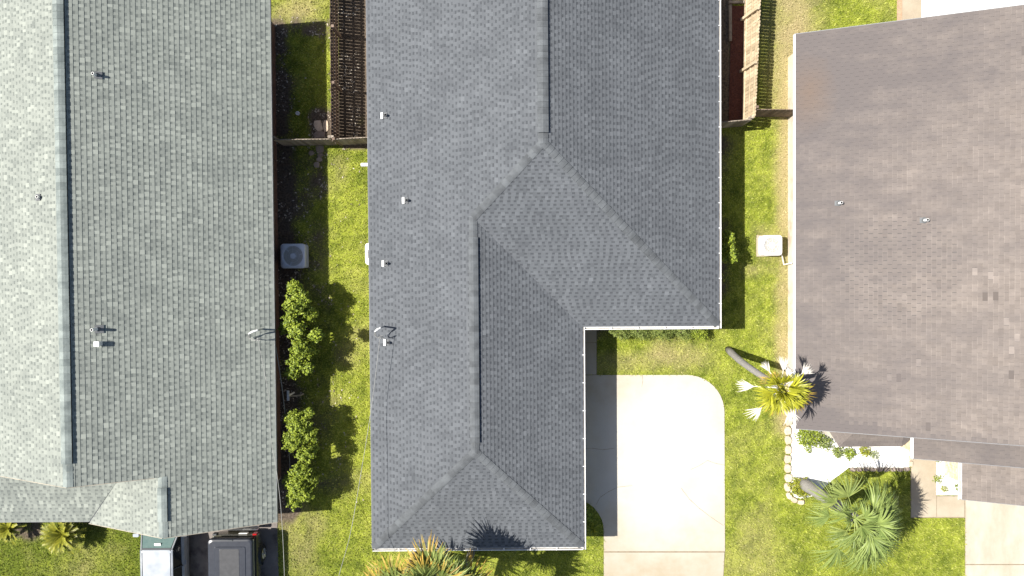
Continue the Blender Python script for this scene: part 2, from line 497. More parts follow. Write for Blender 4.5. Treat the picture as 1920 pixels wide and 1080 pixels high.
def ground_material():
    m = bpy.data.materials.new('lawn_and_soil')
    m.use_nodes = True
    N, L = m.node_tree.nodes, m.node_tree.links
    b = N['Principled BSDF']
    b.inputs['Roughness'].default_value = 0.95
    b.inputs['Specular IOR Level'].default_value = 0.1
    geo = N.new('ShaderNodeNewGeometry')

    def attr(n):
        a = N.new('ShaderNodeAttribute')
        a.attribute_name = n
        return a.outputs['Fac']

    def noise(sc, d=4):
        q = N.new('ShaderNodeTexNoise')
        q.inputs['Scale'].default_value = sc
        q.inputs['Detail'].default_value = d
        L.new(geo.outputs['Position'], q.inputs['Vector'])
        return q.outputs['Fac']

    def mixc(f, a, c):
        q = N.new('ShaderNodeMix')
        q.data_type = 'RGBA'
        L.new(f, q.inputs[0])
        for i, v in ((6, a), (7, c)):
            if isinstance(v, tuple):
                q.inputs[i].default_value = (*v, 1)
            else:
                L.new(v, q.inputs[i])
        return q.outputs[2]

    def rng_(f, lo, hi):
        q = N.new('ShaderNodeMapRange')
        q.inputs['From Min'].default_value = lo
        q.inputs['From Max'].default_value = hi
        L.new(f, q.inputs['Value'])
        return q.outputs[0]
    gm_ = N.new('ShaderNodeMath')
    gm_.operation = 'MULTIPLY_ADD'
    L.new(noise(22, 5), gm_.inputs[0])
    gm_.inputs[1].default_value = 0.8
    L.new(attr('green'), gm_.inputs[2])
    g = mixc(rng_(gm_.outputs[0], 0.35, 1.45), (0.075, 0.10, 0.012), (0.25, 0.285, 0.034))
    d = mixc(rng_(noise(30, 5), 0.35, 0.65), (0.20, 0.165, 0.075), (0.38, 0.31, 0.165))
    s = mixc(rng_(noise(12, 6), 0.35, 0.65), (0.05, 0.04, 0.03), (0.135, 0.105, 0.078))
    c = mixc(attr('dry'), g, d)
    c = mixc(attr('dirt'), c, s)
    L.new(c, b.inputs['Base Color'])
    bp = N.new('ShaderNodeBump')
    bp.inputs['Strength'].default_value = 0.7
    bp.inputs['Distance'].default_value = 0.03
    L.new(noise(35, 4), bp.inputs['Height'])
    L.new(bp.outputs[0], b.inputs['Normal'])
    return m


gx, gy = np.linspace(-GX, GX, NXG + 1), np.linspace(-GY, GY, NYG + 1)
XX, YY = np.meshgrid(gx, gy)
vx, vy = XX.ravel(), YY.ravel()
dirt_v, dry_v, green_v = ground_maps(vx, vy)
verts = [(a, b, 0.0) for a, b in zip(vx, vy)]
faces = [(j * (NXG + 1) + i, j * (NXG + 1) + i + 1, (j + 1) * (NXG + 1) + i + 1, (j + 1) * (NXG + 1) + i) for j in range(NYG) for i in range(NXG)]
k = len(verts)
B = 600.0
verts += [(-B, -B, 0), (B, -B, 0), (B, B, 0), (-B, B, 0), (-GX, -GY, 0), (GX, -GY, 0), (GX, GY, 0), (-GX, GY, 0)]
faces += [(k, k + 1, k + 5, k + 4), (k + 1, k + 2, k + 6, k + 5), (k + 2, k + 3, k + 7, k + 6), (k + 3, k, k + 4, k + 7)]
gme = bpy.data.meshes.new('ground')
gme.from_pydata(verts, [], faces)
for nme, arr in (('dirt', dirt_v), ('dry', dry_v), ('green', green_v)):
    a = gme.attributes.new(nme, 'FLOAT', 'POINT')
    a.data.foreach_set('value', np.concatenate([arr, np.full(8, 0.2)]).astype(np.float32))
M['ground'] = ground_material()
gme.materials.append(M['ground'])
tag(link('ground', gme), kind='structure', label='sunlit lawn and bare soil between the houses')

NO_GRASS = []          # polygons without turf


def sheet(name, px, z, m, label=None, thick=0.0, parent=None, world=False):
    pts = px if world else [W(*p) for p in px]
    if area2(pts) < 0:
        pts = pts[::-1]
    if not parent:
        NO_GRASS.append(pts)
    mb = MB()
    mb.prism(pts, z - thick if thick else z - 0.003, z, bottom=False)
    o = mb.build(name, m, parent)
    if not parent:
        tag(o, label, kind='structure')
    return o


# driveway of the middle house: two slabs over a sandy joint
arc = [(1288 + 70 * math.sin(R(a)), 773 - 70 * math.cos(R(a))) for a in range(0, 91, 9)]
bed = [(1132, 996), (1131, 984), (1128, 973), (1122, 962), (1114, 952), (1104, 944), (1092, 938), (1058, 932)]
outline_top = [(1058, 704), (1120, 703)] + arc + [(1359, 1033), (1132, 1033)] + bed
dw = sheet('driveway', [(1058, 704)] + arc + [(1359, 1034), (1355, 1110), (1132, 1110)] + bed, 0.012, M['joint'], 'broad pale concrete driveway with a rounded corner beside the grey house')
sheet('slab', outline_top, 0.03, M['concrete'], parent=dw)
sheet('slab', [(1132, 1035.5), (1358, 1035.5), (1354.5, 1110), (1132, 1110)], 0.03, M['concrete'], parent=dw)
cr = MB()
for line in ([(1118, 945), (1125, 932), (1140, 922), (1158, 913), (1185, 910)], [(1295, 880), (1312, 872), (1326, 863), (1340, 868), (1359, 872)],
             [(1277, 915), (1292, 935), (1310, 952), (1334, 970), (1356, 985)], [(1204, 703), (1205, 714), (1203, 726)], [(1092, 841), (1110, 840), (1130, 843), (1152, 840)]):
    for p, q in zip(line, line[1:]):
        a, b = Vector((*W(*p), 0)), Vector((*W(*q), 0))
        n = Vector((-(b - a).y, (b - a).x, 0)).normalized() * 0.008
        cr.poly([(*(a - n).xy, 0.034), (*(b - n * 0.6).xy, 0.034), (*(b + n * 0.6).xy, 0.034), (*(a + n).xy, 0.034)])
cr.build('crack', M['crack'], dw)
sw = sheet('front_walk', [(1058, 600), (1119, 600), (1119, 703), (1058, 703)], 0.01, M['joint'], 'narrow concrete walk beside the garage wall')
for y0, y1 in ((596, 642), (643, 702)):
    sheet('slab', [(1058, y0), (1118, y0), (1118, y1), (1058, y1)], 0.03, M['concrete'], parent=sw)
# right house: walk, driveway, patio
rw = sheet('entry_walk', [(1707, 850), (1756, 850), (1756, 929), (1809, 929), (1809, 971), (1707, 971)], 0.01, M['joint'], 'tan concrete walk to the entry of the brown house')
sheet('slab', [(1708, 850), (1755, 850), (1755, 969), (1708, 969)], 0.03, M['concrete_tan'], parent=rw)
sheet('slab', [(1756, 930), (1807.5, 930), (1807.5, 969), (1756, 969)], 0.03, M['concrete_tan'], parent=rw)
rd = sheet('right_driveway', [(1809, 925), (1975, 925), (1975, 1120), (1809, 1120)], 0.01, M['joint'], 'stained concrete driveway of the brown house')
sheet('slab', [(1809.5, 900), (1975, 900), (1975, 1057), (1809.5, 1057)], 0.03, M['concrete_right'], parent=rd)
sheet('slab', [(1809.5, 1059), (1975, 1059), (1975, 1120), (1809.5, 1120)], 0.03, M['concrete_right'], parent=rd)
sheet('patio', [(1727, -60), (1990, -60), (1990, 120), (1727, 120)], 0.03, M['concrete_white'], 'white concrete patio behind the brown house')
sheet('patio_border', [(1691, -60), (1727, -60), (1727, 120), (1691, 120)], 0.022, M['concrete_tan'], 'tan border strip along the white patio')
sheet('brick_border', [(1681, -60), (1691, -60), (1691, 120), (1681, 120)], 0.03, mat('dull_brick_paving', (0.30, 0.2, 0.13), (0.42, 0.30, 0.2), scale=12), 'narrow brown brick strip along the patio')
# left driveway under the vehicles
sheet('left_driveway', [(268, 900), (518, 900), (524, 1120), (268, 1120)], 0.025, M['concrete_dark'], 'dark blotched pavement under the two parked vehicles')
# planting beds
white_bed = [(1483, 795), (1483, 922), (1489, 931), (1503, 935), (1530, 928), (1560, 900), (1592, 876), (1642, 878), (1704, 877), (1711, 862), (1711, 800)]
sheet('white_gravel_bed', white_bed, 0.02, M['concrete_white'], 'bed of white marble chips in front of the brown house')
sheet('small_gravel_bed', [(1754, 840), (1806, 840), (1806, 928), (1754, 928)], 0.02, M['concrete_white'], 'small square bed of white marble chips by the garage')
sheet('mulch_bed', [(1371, 11), (1396, 11), (1393, 236), (1366, 236)], 0.02, M['mulch'], 'strip of red brown mulch inside the fence')


def scatter_chips(name, poly_px, n, m, size, label, zc=0.02):
    pts = [W(*p) for p in poly_px]
    xs, ys = [p[0] for p in pts], [p[1] for p in pts]
    x = rng.uniform(min(xs), max(xs), n)
    y = rng.uniform(min(ys), max(ys), n)
    keep = inside(x, y, pts)
    mb = MB()
    for a, b in zip(x[keep], y[keep]):
        s = size * random.uniform(0.6, 1.3)
        an = random.uniform(0, 6.28)
        base = [(a + s * math.cos(an + q), b + s * 0.8 * math.sin(an + q), zc) for q in (0, 1.6, 3.1, 4.7)]
        top = (a + random.uniform(-.3, .3) * s, b + random.uniform(-.3, .3) * s, zc + s * random.uniform(0.5, 0.9))
        mb.faces(base + [top], [(0, 1, 4), (1, 2, 4), (2, 3, 4), (3, 0, 4)], random.random())
    return tag(mb.build(name, m), label, kind='stuff')


scatter_chips('white_gravel', white_bed, 7000, M['white_rock'], 0.035, 'white marble chips covering the bed before the brown house')
scatter_chips('white_gravel', [(1755, 840), (1805, 840), (1805, 927), (1755, 927)], 2200, M['white_rock'], 0.035, 'white marble chips in the small bed by the brick garage')
scatter_chips('mulch_chips', [(1371, 12), (1395, 12), (1392, 235), (1366, 235)], 4500, M['mulch'], 0.03, 'red brown mulch chips inside the wooden fence')

# ------------------------------------------------------------------ houses
class Roof:
    """collects the shingles of one house"""

    def __init__(s, house, m, capm):
        s.house, s.m, s.capm = house, m, capm
        s.deck = MB()
        s.tabs = []
        s.caps = []

    def plane(s, polys, eave_a, eave_b, e, style, seed, dark=0.0, stain=None, odd=()):
        """polys: convex lists of 3D corners (counter-clockwise from above) of ONE slope; eave_a -> eave_b along its eave with the slope rising to the left"""
        rnd = random.Random(seed)
        A, Bv = Vector(eave_a), Vector(eave_b)
        u = (Bv - A).normalized()
        q = polys[0]
        n = (Vector(q[1]) - Vector(q[0])).cross(Vector(q[2]) - Vector(q[0])).normalized()
        if n.z < 0:
            n = -n
        v = n.cross(u).normalized()
        p2 = []
        for pl in polys:
            a = [((Vector(p) - A).dot(u), (Vector(p) - A).dot(v)) for p in pl]
            if area2(a) < 0:
                a = a[::-1]
            p2.append(a)
            top = [Vector(p) - n * 0.004 for p in pl]
            bot = [Vector(p) - n * 0.09 for p in pl]
            k = len(pl)
            s.deck.faces(top + bot, [tuple(range(k)), tuple(range(2 * k - 1, k - 1, -1))] + [(i, (i + 1) % k, k + (i + 1) % k, k + i) for i in range(k)])
        allp = [p for a in p2 for p in a]
        u0, u1 = min(p[0] for p in allp), max(p[0] for p in allp)
        v0, v1 = min(p[1] for p in allp), max(p[1] for p in allp)
        rows = int(math.ceil((v1 - v0) / e))
        for j in range(rows):
            va, vb = v0 + j * e, v0 + (j + 1) * e
            cu = u0 - rnd.uniform(0, 0.4)
            tooth = rnd.random() < 0.5
            while cu < u1:
                if style == 'tab':
                    w = 0.295
                    if cu < u0:
                        cu = u0 - (0.147 if j % 2 else 0.0) - rnd.uniform(0, 0.03)
                    tone = min(1, max(0, rnd.gauss(0.5, 0.055)))
                    gapw = 0.006
                    pieces = [(cu + gapw, cu + w, va + 0.022, vb, tone, 0.010), (cu + gapw, cu + w, va, va + 0.022, tone + rnd.uniform(0.0, 0.35), 0.010)]
                    mid = A + u * (cu + w * 0.5) + v * (va + e * 0.5)
                    for (hx, kind) in odd:
                        if abs((mid - hx).dot(u)) < w * 0.5 and abs((mid - hx).dot(v)) < e * 0.5:
                            if kind == 'lost':        # torn-off tab, dark course below
                                pieces = [(cu + gapw, cu + w, va, vb, -1.2, 0.0005)]
                            else:
                                pieces = [(cu + gapw, cu + w, va, vb, 1.35, 0.011)]
                else:
                    w = rnd.uniform(0.10, 0.19) if tooth else rnd.uniform(0.07, 0.14)
                    if style == 'regular':
                        w = rnd.uniform(0.12, 0.18) if tooth else rnd.uniform(0.09, 0.14)
                    if tooth:
                        tone = min(1.0, max(0.2, rnd.gauss(0.56, 0.10) + (0.25 if rnd.random() < 0.16 else 0)))
                        if style == 'regular':
                            tone = min(1.0, max(0.2, rnd.gauss(0.56, 0.10)))
                        pieces = [(cu, cu + w, va, vb, tone, 0.013)]
                    else:
                        tone = min(1, max(0, rnd.gauss(0.5, 0.08)))
                        if style == 'regular':
                            tone = min(0.8, max(0.2, rnd.gauss(0.5, 0.08)))
                        m_ = va + e * 0.5
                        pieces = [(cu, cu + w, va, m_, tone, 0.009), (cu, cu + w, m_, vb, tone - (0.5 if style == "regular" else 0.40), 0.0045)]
                    tooth = not tooth
                cu += w
                for (a, b, c, d, tn, t) in pieces:
                    for cv in p2:
                        pl = clip_convex([(a, c), (b, c), (b, d), (a, d)], cv)
                        if len(pl) < 3 or abs(area2(pl)) < 0.0004:
                            continue
                        full = len(pl) == 4 and abs(area2(pl) - (b - a) * (d - c)) < 1e-5
                        st = stain(A + u * (a + b) * 0.5 + v * (c + d) * 0.5) if stain else 0.0
                        s.tabs.append((pl, A, u, v, n, va, e, t, tn - dark, full, st))

    def finish(s, deck_mat):
        roof = s.deck.build('roof', deck_mat, s.house)
        C = camo.location
        sc = []
        for i, tb in enumerate(s.tabs):
            pl, A, u, v, n, va, e, t, tn, full, st = tb
            if not full or t < 0.0098:
                continue
            ctr = A + u * ((pl[0][0] + pl[1][0]) / 2) + v * va
            d = C - ctr
            if abs(ctr.x / (C.z - ctr.z)) > 0.625 or abs(ctr.y / (C.z - ctr.z)) > 0.345:
                continue
            sc.append((area2(pl) * n.dot(d.normalized()) / d.length_squared, i))
        sc.sort(reverse=True)
        chosen = set(i for _, i in sc[:300])
        cache = {}
        mb = MB()
        for i, (pl, A, u, v, n, va, e, t, tn, full, st) in enumerate(s.tabs):
            if i in chosen:
                w = round((pl[1][0] - pl[0][0]) / 0.02) * 0.02 - 0.001
                q = round(min(max(tn, -0.5), 1.5) * 6) / 6
                qs = round(st * 8) / 8
                key = (w, q, qs, round(n.x, 2), round(n.y, 2))
                if key not in cache:
                    m1 = MB()
                    pts = [(-w / 2, 0), (w / 2, 0), (w / 2, e), (-w / 2, e)]
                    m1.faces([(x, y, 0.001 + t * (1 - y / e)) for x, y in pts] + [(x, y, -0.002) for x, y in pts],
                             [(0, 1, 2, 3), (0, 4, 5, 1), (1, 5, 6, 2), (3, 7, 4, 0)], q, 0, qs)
                    cache[key] = m1.mesh('shingle', s.m)
                c = A + u * (pl[0][0] + pl[1][0]) / 2 + v * pl[0][1]
                mt = Matrix((u, v, n)).transposed().to_4x4()
                mt.translation = c
                link('shingle', cache[key], roof, mt)
                continue
            k = len(pl)
            top = [A + u * a + v * b + n * (0.001 + t * max(0.0, 1 - (b - va) / e)) for a, b in pl]
            bot = [A + u * a + v * b - n * 0.002 for a, b in pl]
            fs = [tuple(range(k))]
            for x in range(k):
                y = (x + 1) % k
                if pl[x][1] > va + e * 0.98 and pl[y][1] > va + e * 0.98:
                    continue
                fs.append((x, k + x, k + y, y))
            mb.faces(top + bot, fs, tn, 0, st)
        o = mb.build('shingle_courses', s.m, roof)
        o['kind'] = 'stuff'
        for (a, b, n1, n2, wd, lift, ln) in s.caps:
            a, b = Vector(a), Vector(b)
            d = (b - a).normalized()
            n1, n2 = Vector(n1), Vector(n2)
            L = (b - a).length
            cnt = max(1, int(L / ln))
            ln = L / cnt
            s1 = d.cross(n1).normalized()
            s2 = -d.cross(n2).normalized()
            if s1.z > 0:
                s1, s2 = -s1, -s2
            prof = []
            for k in range(5):
                f = -1 + k * 0.5
                sv = s1 if f < 0 else s2
                nn = n1 if f < 0 else n2
                prof.append(sv * abs(f) * wd + nn * 0.006 - Vector((0, 0, 0.012 if f == 0 else 0.0)))
            m1 = MB()
            lv = []
            for x, h in ((0.0, 0.026), (ln * 1.06, 0.010)):
                lv.append([d * x + p + Vector((0, 0, h + lift)) for p in prof])
            bt = [p + Vector((0, 0, lift - 0.004)) for p in prof]
            vs = lv[0] + lv[1] + bt + [d * ln * 1.06 + p for p in bt]
            fs = [(k, k + 1, 5 + k + 1, 5 + k) for k in range(4)] + [(k + 1, k, 10 + k, 10 + k + 1) for k in range(4)]
            fs += [(0, 5, 15, 10), (4, 14, 19, 9)]
            m1.faces(vs, fs)
            me = m1.mesh('ridge_cap', s.capm)
            for k in range(cnt):
                link('ridge_cap', me, roof, Matrix.Translation(a + d * ln * k))
        return roof


def wall_run(mb, pts, z0, z1, th=0.12):
    for a, b in zip(pts, pts[1:]):
        a, b = Vector((*a, 0)), Vector((*b, 0))
        c = (a + b) / 2
        d = b - a
        mb.box((c.x, c.y, (z0 + z1) / 2), (d.length, th, z1 - z0), math.atan2(d.y, d.x))


def gutter(house, pts, z, m, name='gutter', wd=0.11, hang=True, out=None):
    """K-style trough hung along an eave; out = outward unit vector"""
    a, b = Vector((*pts[0], z)), Vector((*pts[1], z))
    d = (b - a).normalized()
    o = Vector((*out, 0))
    mb = MB()
    prof = [(0.0, 0.0), (0.0, -0.10), (wd * 0.7, -0.10), (wd, -0.03), (wd, 0.012), (wd - 0.022, 0.012), (wd - 0.022, -0.02), (wd * 0.62, -0.085), (0.015, -0.085), (0.015, 0.0)]
    for k in range(len(prof)):
        p, q = prof[k], prof[(k + 1) % len(prof)]
        P = [x + o * y[0] + Vector((0, 0, y[1])) for x in (a, b) for y in (p, q)]
        mb.poly([P[0], P[1], P[3], P[2]], mi=1 if 5 <= k <= 8 else 0)
    for e_ in (a, b):
        mb.poly([e_ + o * p[0] + Vector((0, 0, p[1])) for p in prof[:5]])
    g = mb.build(name, [M['white_metal'], M['gutter_inside']], house)
    if hang:
        h = MB().box((0, 0, 0), (0.03, 0.03, 0.02))
        me = MB()
        me.box((0, 0, 0), (0.03 if abs(d.x) > 0.5 else wd + 0.03, wd + 0.03 if abs(d.x) > 0.5 else 0.03, 0.012))
        hm = me.mesh('gutter_hanger', M['white_metal'])
        L = (b - a).length
        n = int(L / 1.0)
        for k in range(1, n):
            link('gutter_hanger', hm, g, Matrix.Translation(a + d * (L * k / n) + o * (wd * 0.4) + Vector((0, 0, 0.016))))
    return g


def edge_board(house, a, b, w, h, m, name):
    a, b = Vector(a), Vector(b)
    d = b - a
    mt = d.to_track_quat('X', 'Z').to_matrix().to_4x4()
    mt.translation = (a + b) / 2
    return MB().box(None, (d.length, w, h), mtx=mt).build(name, m, house)


def vent_pipe(house, p, h, r, m, n=(0, 0, 1), flash='lead_grey', plate=0.28, up=None, bright=None):
    """plumbing vent through the roof at p: pipe > flashing plate, collar"""
    p = Vector(p)
    n = Vector(n).normalized()
    mb = MB()
    k = 14
    o1, i1 = [], []
    for z in (-0.05, h):
        o1.append([(p.x + r * math.cos(2 * math.pi * q / k), p.y + r * math.sin(2 * math.pi * q / k), p.z + z) for q in range(k)])
    for z in (h, h - 0.12):
        i1.append([(p.x + r * 0.75 * math.cos(2 * math.pi * q / k), p.y + r * 0.75 * math.sin(2 * math.pi * q / k), p.z + z) for q in range(k)])
    mb.rings([o1[0], o1[1], i1[0]], cap0=False, cap1=False)
    mb.rings(i1, mi=1, cap0=False)
    pipe = mb.build('vent_pipe', [m, M['dark_hole']], house, smooth=False)
    u = Vector((0, 1, 0))
    u = (u - n * u.dot(n)).normalized()
    s = n.cross(u)
    down = Vector((n.x, n.y, 0)).normalized()
    f = MB()
    c = p + n * 0.018 + down * 0.06
    mt = Matrix((s, u, n)).transposed().to_4x4()
    mt.translation = c
    f.box(None, (plate, plate, 0.006), mtx=mt)
    f.build('flashing', M[flash], pipe)
    if bright:
        mt2 = mt.copy()
        mt2.translation = c + down * plate * 0.42 + n * 0.012
        MB().box(None, (0.10, plate * 1.15, 0.02), mtx=mt2).build('flashing_lip', M[bright], pipe)
    cl = MB()
    cl.rings([[p + n * hh + (s * math.cos(2 * math.pi * q / k) + u * math.sin(2 * math.pi * q / k)) * rr for q in range(k)] for hh, rr in ((0.02, r * 2.1), (0.08, r * 1.3), (0.09, r * 1.02))], cap0=False, cap1=False)
    cl.build('collar', M['lead_grey'], pipe, smooth=True)
    return pipe


def nrm(a, b, c):
    n = (Vector(b) - Vector(a)).cross(Vector(c) - Vector(a)).normalized()
    return n if n.z > 0 else -n


# ---- left house: pale green gable roof
LX, LZ, LS = -9.46, 2.27, 0.5
LRX = -15.98
LRZ = LZ + LS * (LX - LRX)
LGX = -13.2
LGZ = LZ + LS * (LX - LGX)
LY0, LY1, LYF, LYP = -7.64, 10.78, -9.95, -9.87
LGE = LGX - (LX - LGX)
LW = -22.9
hl = thing('house', (-15, 0, 0), 'house under a pale grey green shingle roof with a front gable, beside the parked vehicles', 'house')
rl = Roof(hl, M['shingle_green'], M['cap_green'])
zr_ = lambda x: LZ + LS * (LX - x)
rl.plane([[(LRX, LY0, LRZ), (LGX, LY0, LGZ), (LGX, LY1, LGZ), (LRX, LY1, LRZ)], [(LGX, LYF, LGZ), (LX, LYF, LZ), (LX, LY1, LZ), (LGX, LY1, LGZ)]],
         (LX, LYF, LZ), (LX, LY1, LZ), 0.185, 'random', 11)
zl_ = lambda x: LRZ - LS * (LRX - x)
rl.plane([[(LRX, LY1, LRZ), (LW, LY1, zl_(LW)), (LW, LY0, zl_(LW)), (LRX, LY0, LRZ)]], (LW, LY1, zl_(LW)), (LW, LY0, zl_(LW)), 0.185, 'random', 12)
PS = 0.42
vx_, vy_ = LGX, LY0 - 0.35      # wall line behind the porch roof
zg_ = lambda x: LZ + LS * (x - LGE)
# valley where porch slope meets the left slope of the small gable
ytop = LY0 + 0.12
vz = LZ + PS * (ytop - LYP)
vxv = LGE + (vz - LZ) / LS
rl.plane([[(LGE, LYF, LZ), (LGX, LYF, LGZ), (LGX, ytop, LGZ), (vxv, ytop, vz)]], (LGE, ytop, LZ), (LGE, LYF, LZ), 0.185, 'random', 13)
rl.plane([[(LW, LYP, LZ), (LGE, LYP, LZ), (vxv, ytop, vz), (LW, ytop, vz)]], (LW, LYP, LZ), (LGE, LYP, LZ), 0.175, 'random', 14, dark=0.05)
nR, nL = Vector((LS, 0, 1)).normalized(), Vector((-LS, 0, 1)).normalized()
rl.caps += [((LRX, LY0 + 0.01, LRZ), (LRX, LY0 + 0.85, LRZ), nL, nR, 0.2, 0.0, 0.28), ((LRX, LY0 + 0.85, LRZ), (LRX, LY1, LRZ), nL, nR, 0.215, 0.075, 0.25),
            ((LGX, LYF + 0.01, LGZ), (LGX, LYF + 0.62, LGZ), nL, nR, 0.19, 0.0, 0.3), ((LGX, LYF + 0.62, LGZ), (LGX, LY0 - 0.42, LGZ), nL, nR, 0.2, 0.065, 0.25),
            ((LGX, LY0 - 0.42, LGZ), (LGX, LY0 - 0.0, LGZ), nL, nR, 0.19, 0.0, 0.21)]
roof_l = rl.finish(M['underlay'])
va_, vb_ = Vector((LGE - 0.03, LYP + 0.0, LZ - 0.03)), Vector((vxv, ytop, vz - 0.02))
mtv = (vb_ - va_).to_track_quat('X', 'Z').to_matrix().to_4x4()
mtv.translation = (va_ + vb_) / 2
MB().box(None, ((vb_ - va_).length, 0.30, 0.012), mtx=mtv).build('valley_flashing', M['drip_grey'], roof_l)


def ridge_vent(roof, x, y0, y1, z, s, wd, h):
    mb = MB()
    prof = [(-wd, -wd * s + 0.004), (-wd, -wd * s + h), (0, h - 0.01), (wd, -wd * s + h), (wd, -wd * s + 0.004)]
    mb.rings([[(x + p[0], y, z + p[1]) for p in prof] for y in (y0, y1)])
    return mb.build('ridge_vent', M['vent_black'], roof)


ridge_vent(roof_l, LRX, LY0 + 0.87, LY1, LRZ, LS, 0.19, 0.066)
ridge_vent(roof_l, LGX, LYF + 0.64, LY0 - 0.44, LGZ, LS, 0.18, 0.056)
wl = MB()
wx = -10.0
wall_run(wl, [(wx, -8.8), (wx, LY1 - 0.4)], 0, 2.12)
wl.build('side_wall', M['mortar'], hl)
# brick courses on the side wall, joined: too small to tell apart one by one from the air
bw = MB()
for j in range(27):
    yb = -8.75 + (0.105 if j % 2 else 0)
    while yb < LY1 - 0.45:
        bw.box((wx + 0.068, yb + 0.1, 0.04 + j * 0.077), (0.02, 0.2, 0.066), tone=random.random())
        yb += 0.21
tag(bw.build('brick_courses', M['brick_brown'], hl), kind='stuff')
w2 = MB()
wall_run(w2, [(LW, LY0 - 0.25), (LRX, LY0 - 0.25), (LGE + 0.45, LY0 - 0.25), (LGE + 0.45, -8.8), (wx, -8.8)], 0, 2.12)
wall_run(w2, [(LW, LY1 - 0.4), (wx, LY1 - 0.4)], 0, 2.12)
w2.poly([(LW, LY0 + 0.2, 2.2), (LX - 0.5, LY0 + 0.2, 2.2), (LRX, LY0 + 0.2, LRZ - 0.15), (LW, LY0 + 0.2, 2.2 + 0.01)])
w2.poly([(LGE + 0.45, -9.5, 2.3), (wx, -9.5, 2.3), (LGX, -9.5, LGZ - 0.15)])
w2.build('wall', M['siding_tan'], hl)
gd = MB()
for k in range(4):
    gd.box((LGX, -8.72 - 0.001, 0.28 + k * 0.5), (4.6, 0.05, 0.48))
gd.build('garage_door', M['garage_white'], hl)
edge_board(hl, (LX + 0.012, LYF, LZ - 0.055), (LX + 0.012, LY1, LZ - 0.055), 0.02, 0.13, M['drip_grey'], 'fascia')
edge_board(hl, (LGX, LYF - 0.012, LGZ - 0.075), (LX, LYF - 0.012, LZ - 0.075), 0.022, 0.15, M['tan_trim'], 'rake_board')
edge_board(hl, (LGE, LYF - 0.012, LZ - 0.075), (LGX, LYF - 0.012, LGZ - 0.075), 0.022, 0.15, M['tan_trim'], 'rake_board')
edge_board(hl, (LRX, LY0 - 0.012, LRZ - 0.06), (LGX - 0.25, LY0 - 0.012, LGZ + 0.125 - 0.06), 0.022, 0.13, M['tan_trim'], 'rake_board')
edge_board(hl, (LW, LY0 - 0.012, zl_(LW) - 0.06), (LRX, LY0 - 0.012, LRZ - 0.06), 0.022, 0.13, M['tan_trim'], 'rake_board')
edge_board(hl, (LW, LYP - 0.012, LZ - 0.06), (LGE, LYP - 0.012, LZ - 0.06), 0.02, 0.12, M['drip_grey'], 'fascia')


def on_l(px, py):
    z = 3.0
    for _ in range(8):
        x, y = W(px, py, z)
        z = LZ + LS * (LX - x) if x > LRX else zl_(x)
    return Vector((x, y, z))


vent_pipe(hl, on_l(181, 141), 0.28, 0.05, M['pipe_white'], nR, plate=0.26)
vent_pipe(hl, on_l(75, 370), 0.2, 0.05, M['pipe_white'], nL, plate=0.24)
vent_pipe(hl, on_l(183, 617), 0.42, 0.055, M['pipe_white'], nR, plate=0.3)
p = on_l(187, 644)
bx = MB()
bx.rings([rrect(p.x - a, p.x + a, p.y - a * 0.9, p.y + a * 0.9, 0.02, p.z + z) for a, z in ((0.085, -0.1), (0.085, 0.2), (0.105, 0.2), (0.10, 0.25))])
bx.build('exhaust_hood', M['pipe_white'], hl)

# ---- middle house: slate grey hip roof in an L
MX0, MX2, MX1, MYF, MYW, MYR = -5.68, 2.77, 8.22, -11.09, -2.25, 11.65
MZ = 2.14
R1X, R1Z, R1Y = 1.18, 4.47, 4.73
R2X, R2Z, R2Y0, R2Y1 = -1.465, 3.851, -6.9, 2.03
hm = thing('house', (0, 0, 0), 'house in the middle under an L shaped slate grey hip roof with white gutters', 'house')
rm = Roof(hm, M['shingle_blue'], M['cap_blue'])
E1 = 0.148
sl_ = (R1Z - MZ) / (R1X - MX0)
z2 = MZ + sl_ * (R2X - MX0)
R2Z = z2
rm.plane([[(MX0, MYF, MZ), (R2X, R2Y0, R2Z), (R2X, R2Y1, R2Z), (MX0, R2Y1, MZ)], [(MX0, R2Y1, MZ), (R2X, R2Y1, R2Z), (R1X, R1Y, R1Z), (MX0, R1Y, MZ)],
          [(MX0, R1Y, MZ), (R1X, R1Y, R1Z), (R1X, MYR, R1Z), (MX0, MYR, MZ)]], (MX0, MYR, MZ), (MX0, MYF, MZ), E1, 'regular', 21)
rm.plane([[(MX2, MYF, MZ), (MX2, MYW, MZ), (R2X, R2Y1, R2Z), (R2X, R2Y0, R2Z)]], (MX2, MYF, MZ), (MX2, MYW, MZ), E1, 'regular', 22)
rm.plane([[(MX0, MYF, MZ), (MX2, MYF, MZ), (R2X, R2Y0, R2Z)]], (MX0, MYF, MZ), (MX2, MYF, MZ), E1, 'regular', 23)
rm.plane([[(MX2, MYW, MZ), (MX1, MYW, MZ), (R1X, R1Y, R1Z), (R2X, R2Y1, R2Z)]], (MX2, MYW, MZ), (MX1, MYW, MZ), E1, 'regular', 24)
rm.plane([[(MX1, MYW, MZ), (MX1, MYR, MZ), (R1X, MYR, R1Z), (R1X, R1Y, R1Z)]], (MX1, MYW, MZ), (MX1, MYR, MZ), E1, 'regular', 25)
nl, nr2, nf = nrm((MX0, MYF, MZ), (R2X, R2Y0, R2Z), (R2X, R2Y1, R2Z)), nrm((MX2, MYF, MZ), (MX2, MYW, MZ), (R2X, R2Y1, R2Z)), nrm((MX0, MYF, MZ), (MX2, MYF, MZ), (R2X, R2Y0, R2Z))
nw, nr1 = nrm((MX2, MYW, MZ), (MX1, MYW, MZ), (R1X, R1Y, R1Z)), nrm((MX1, MYW, MZ), (MX1, MYR, MZ), (R1X, MYR, R1Z))
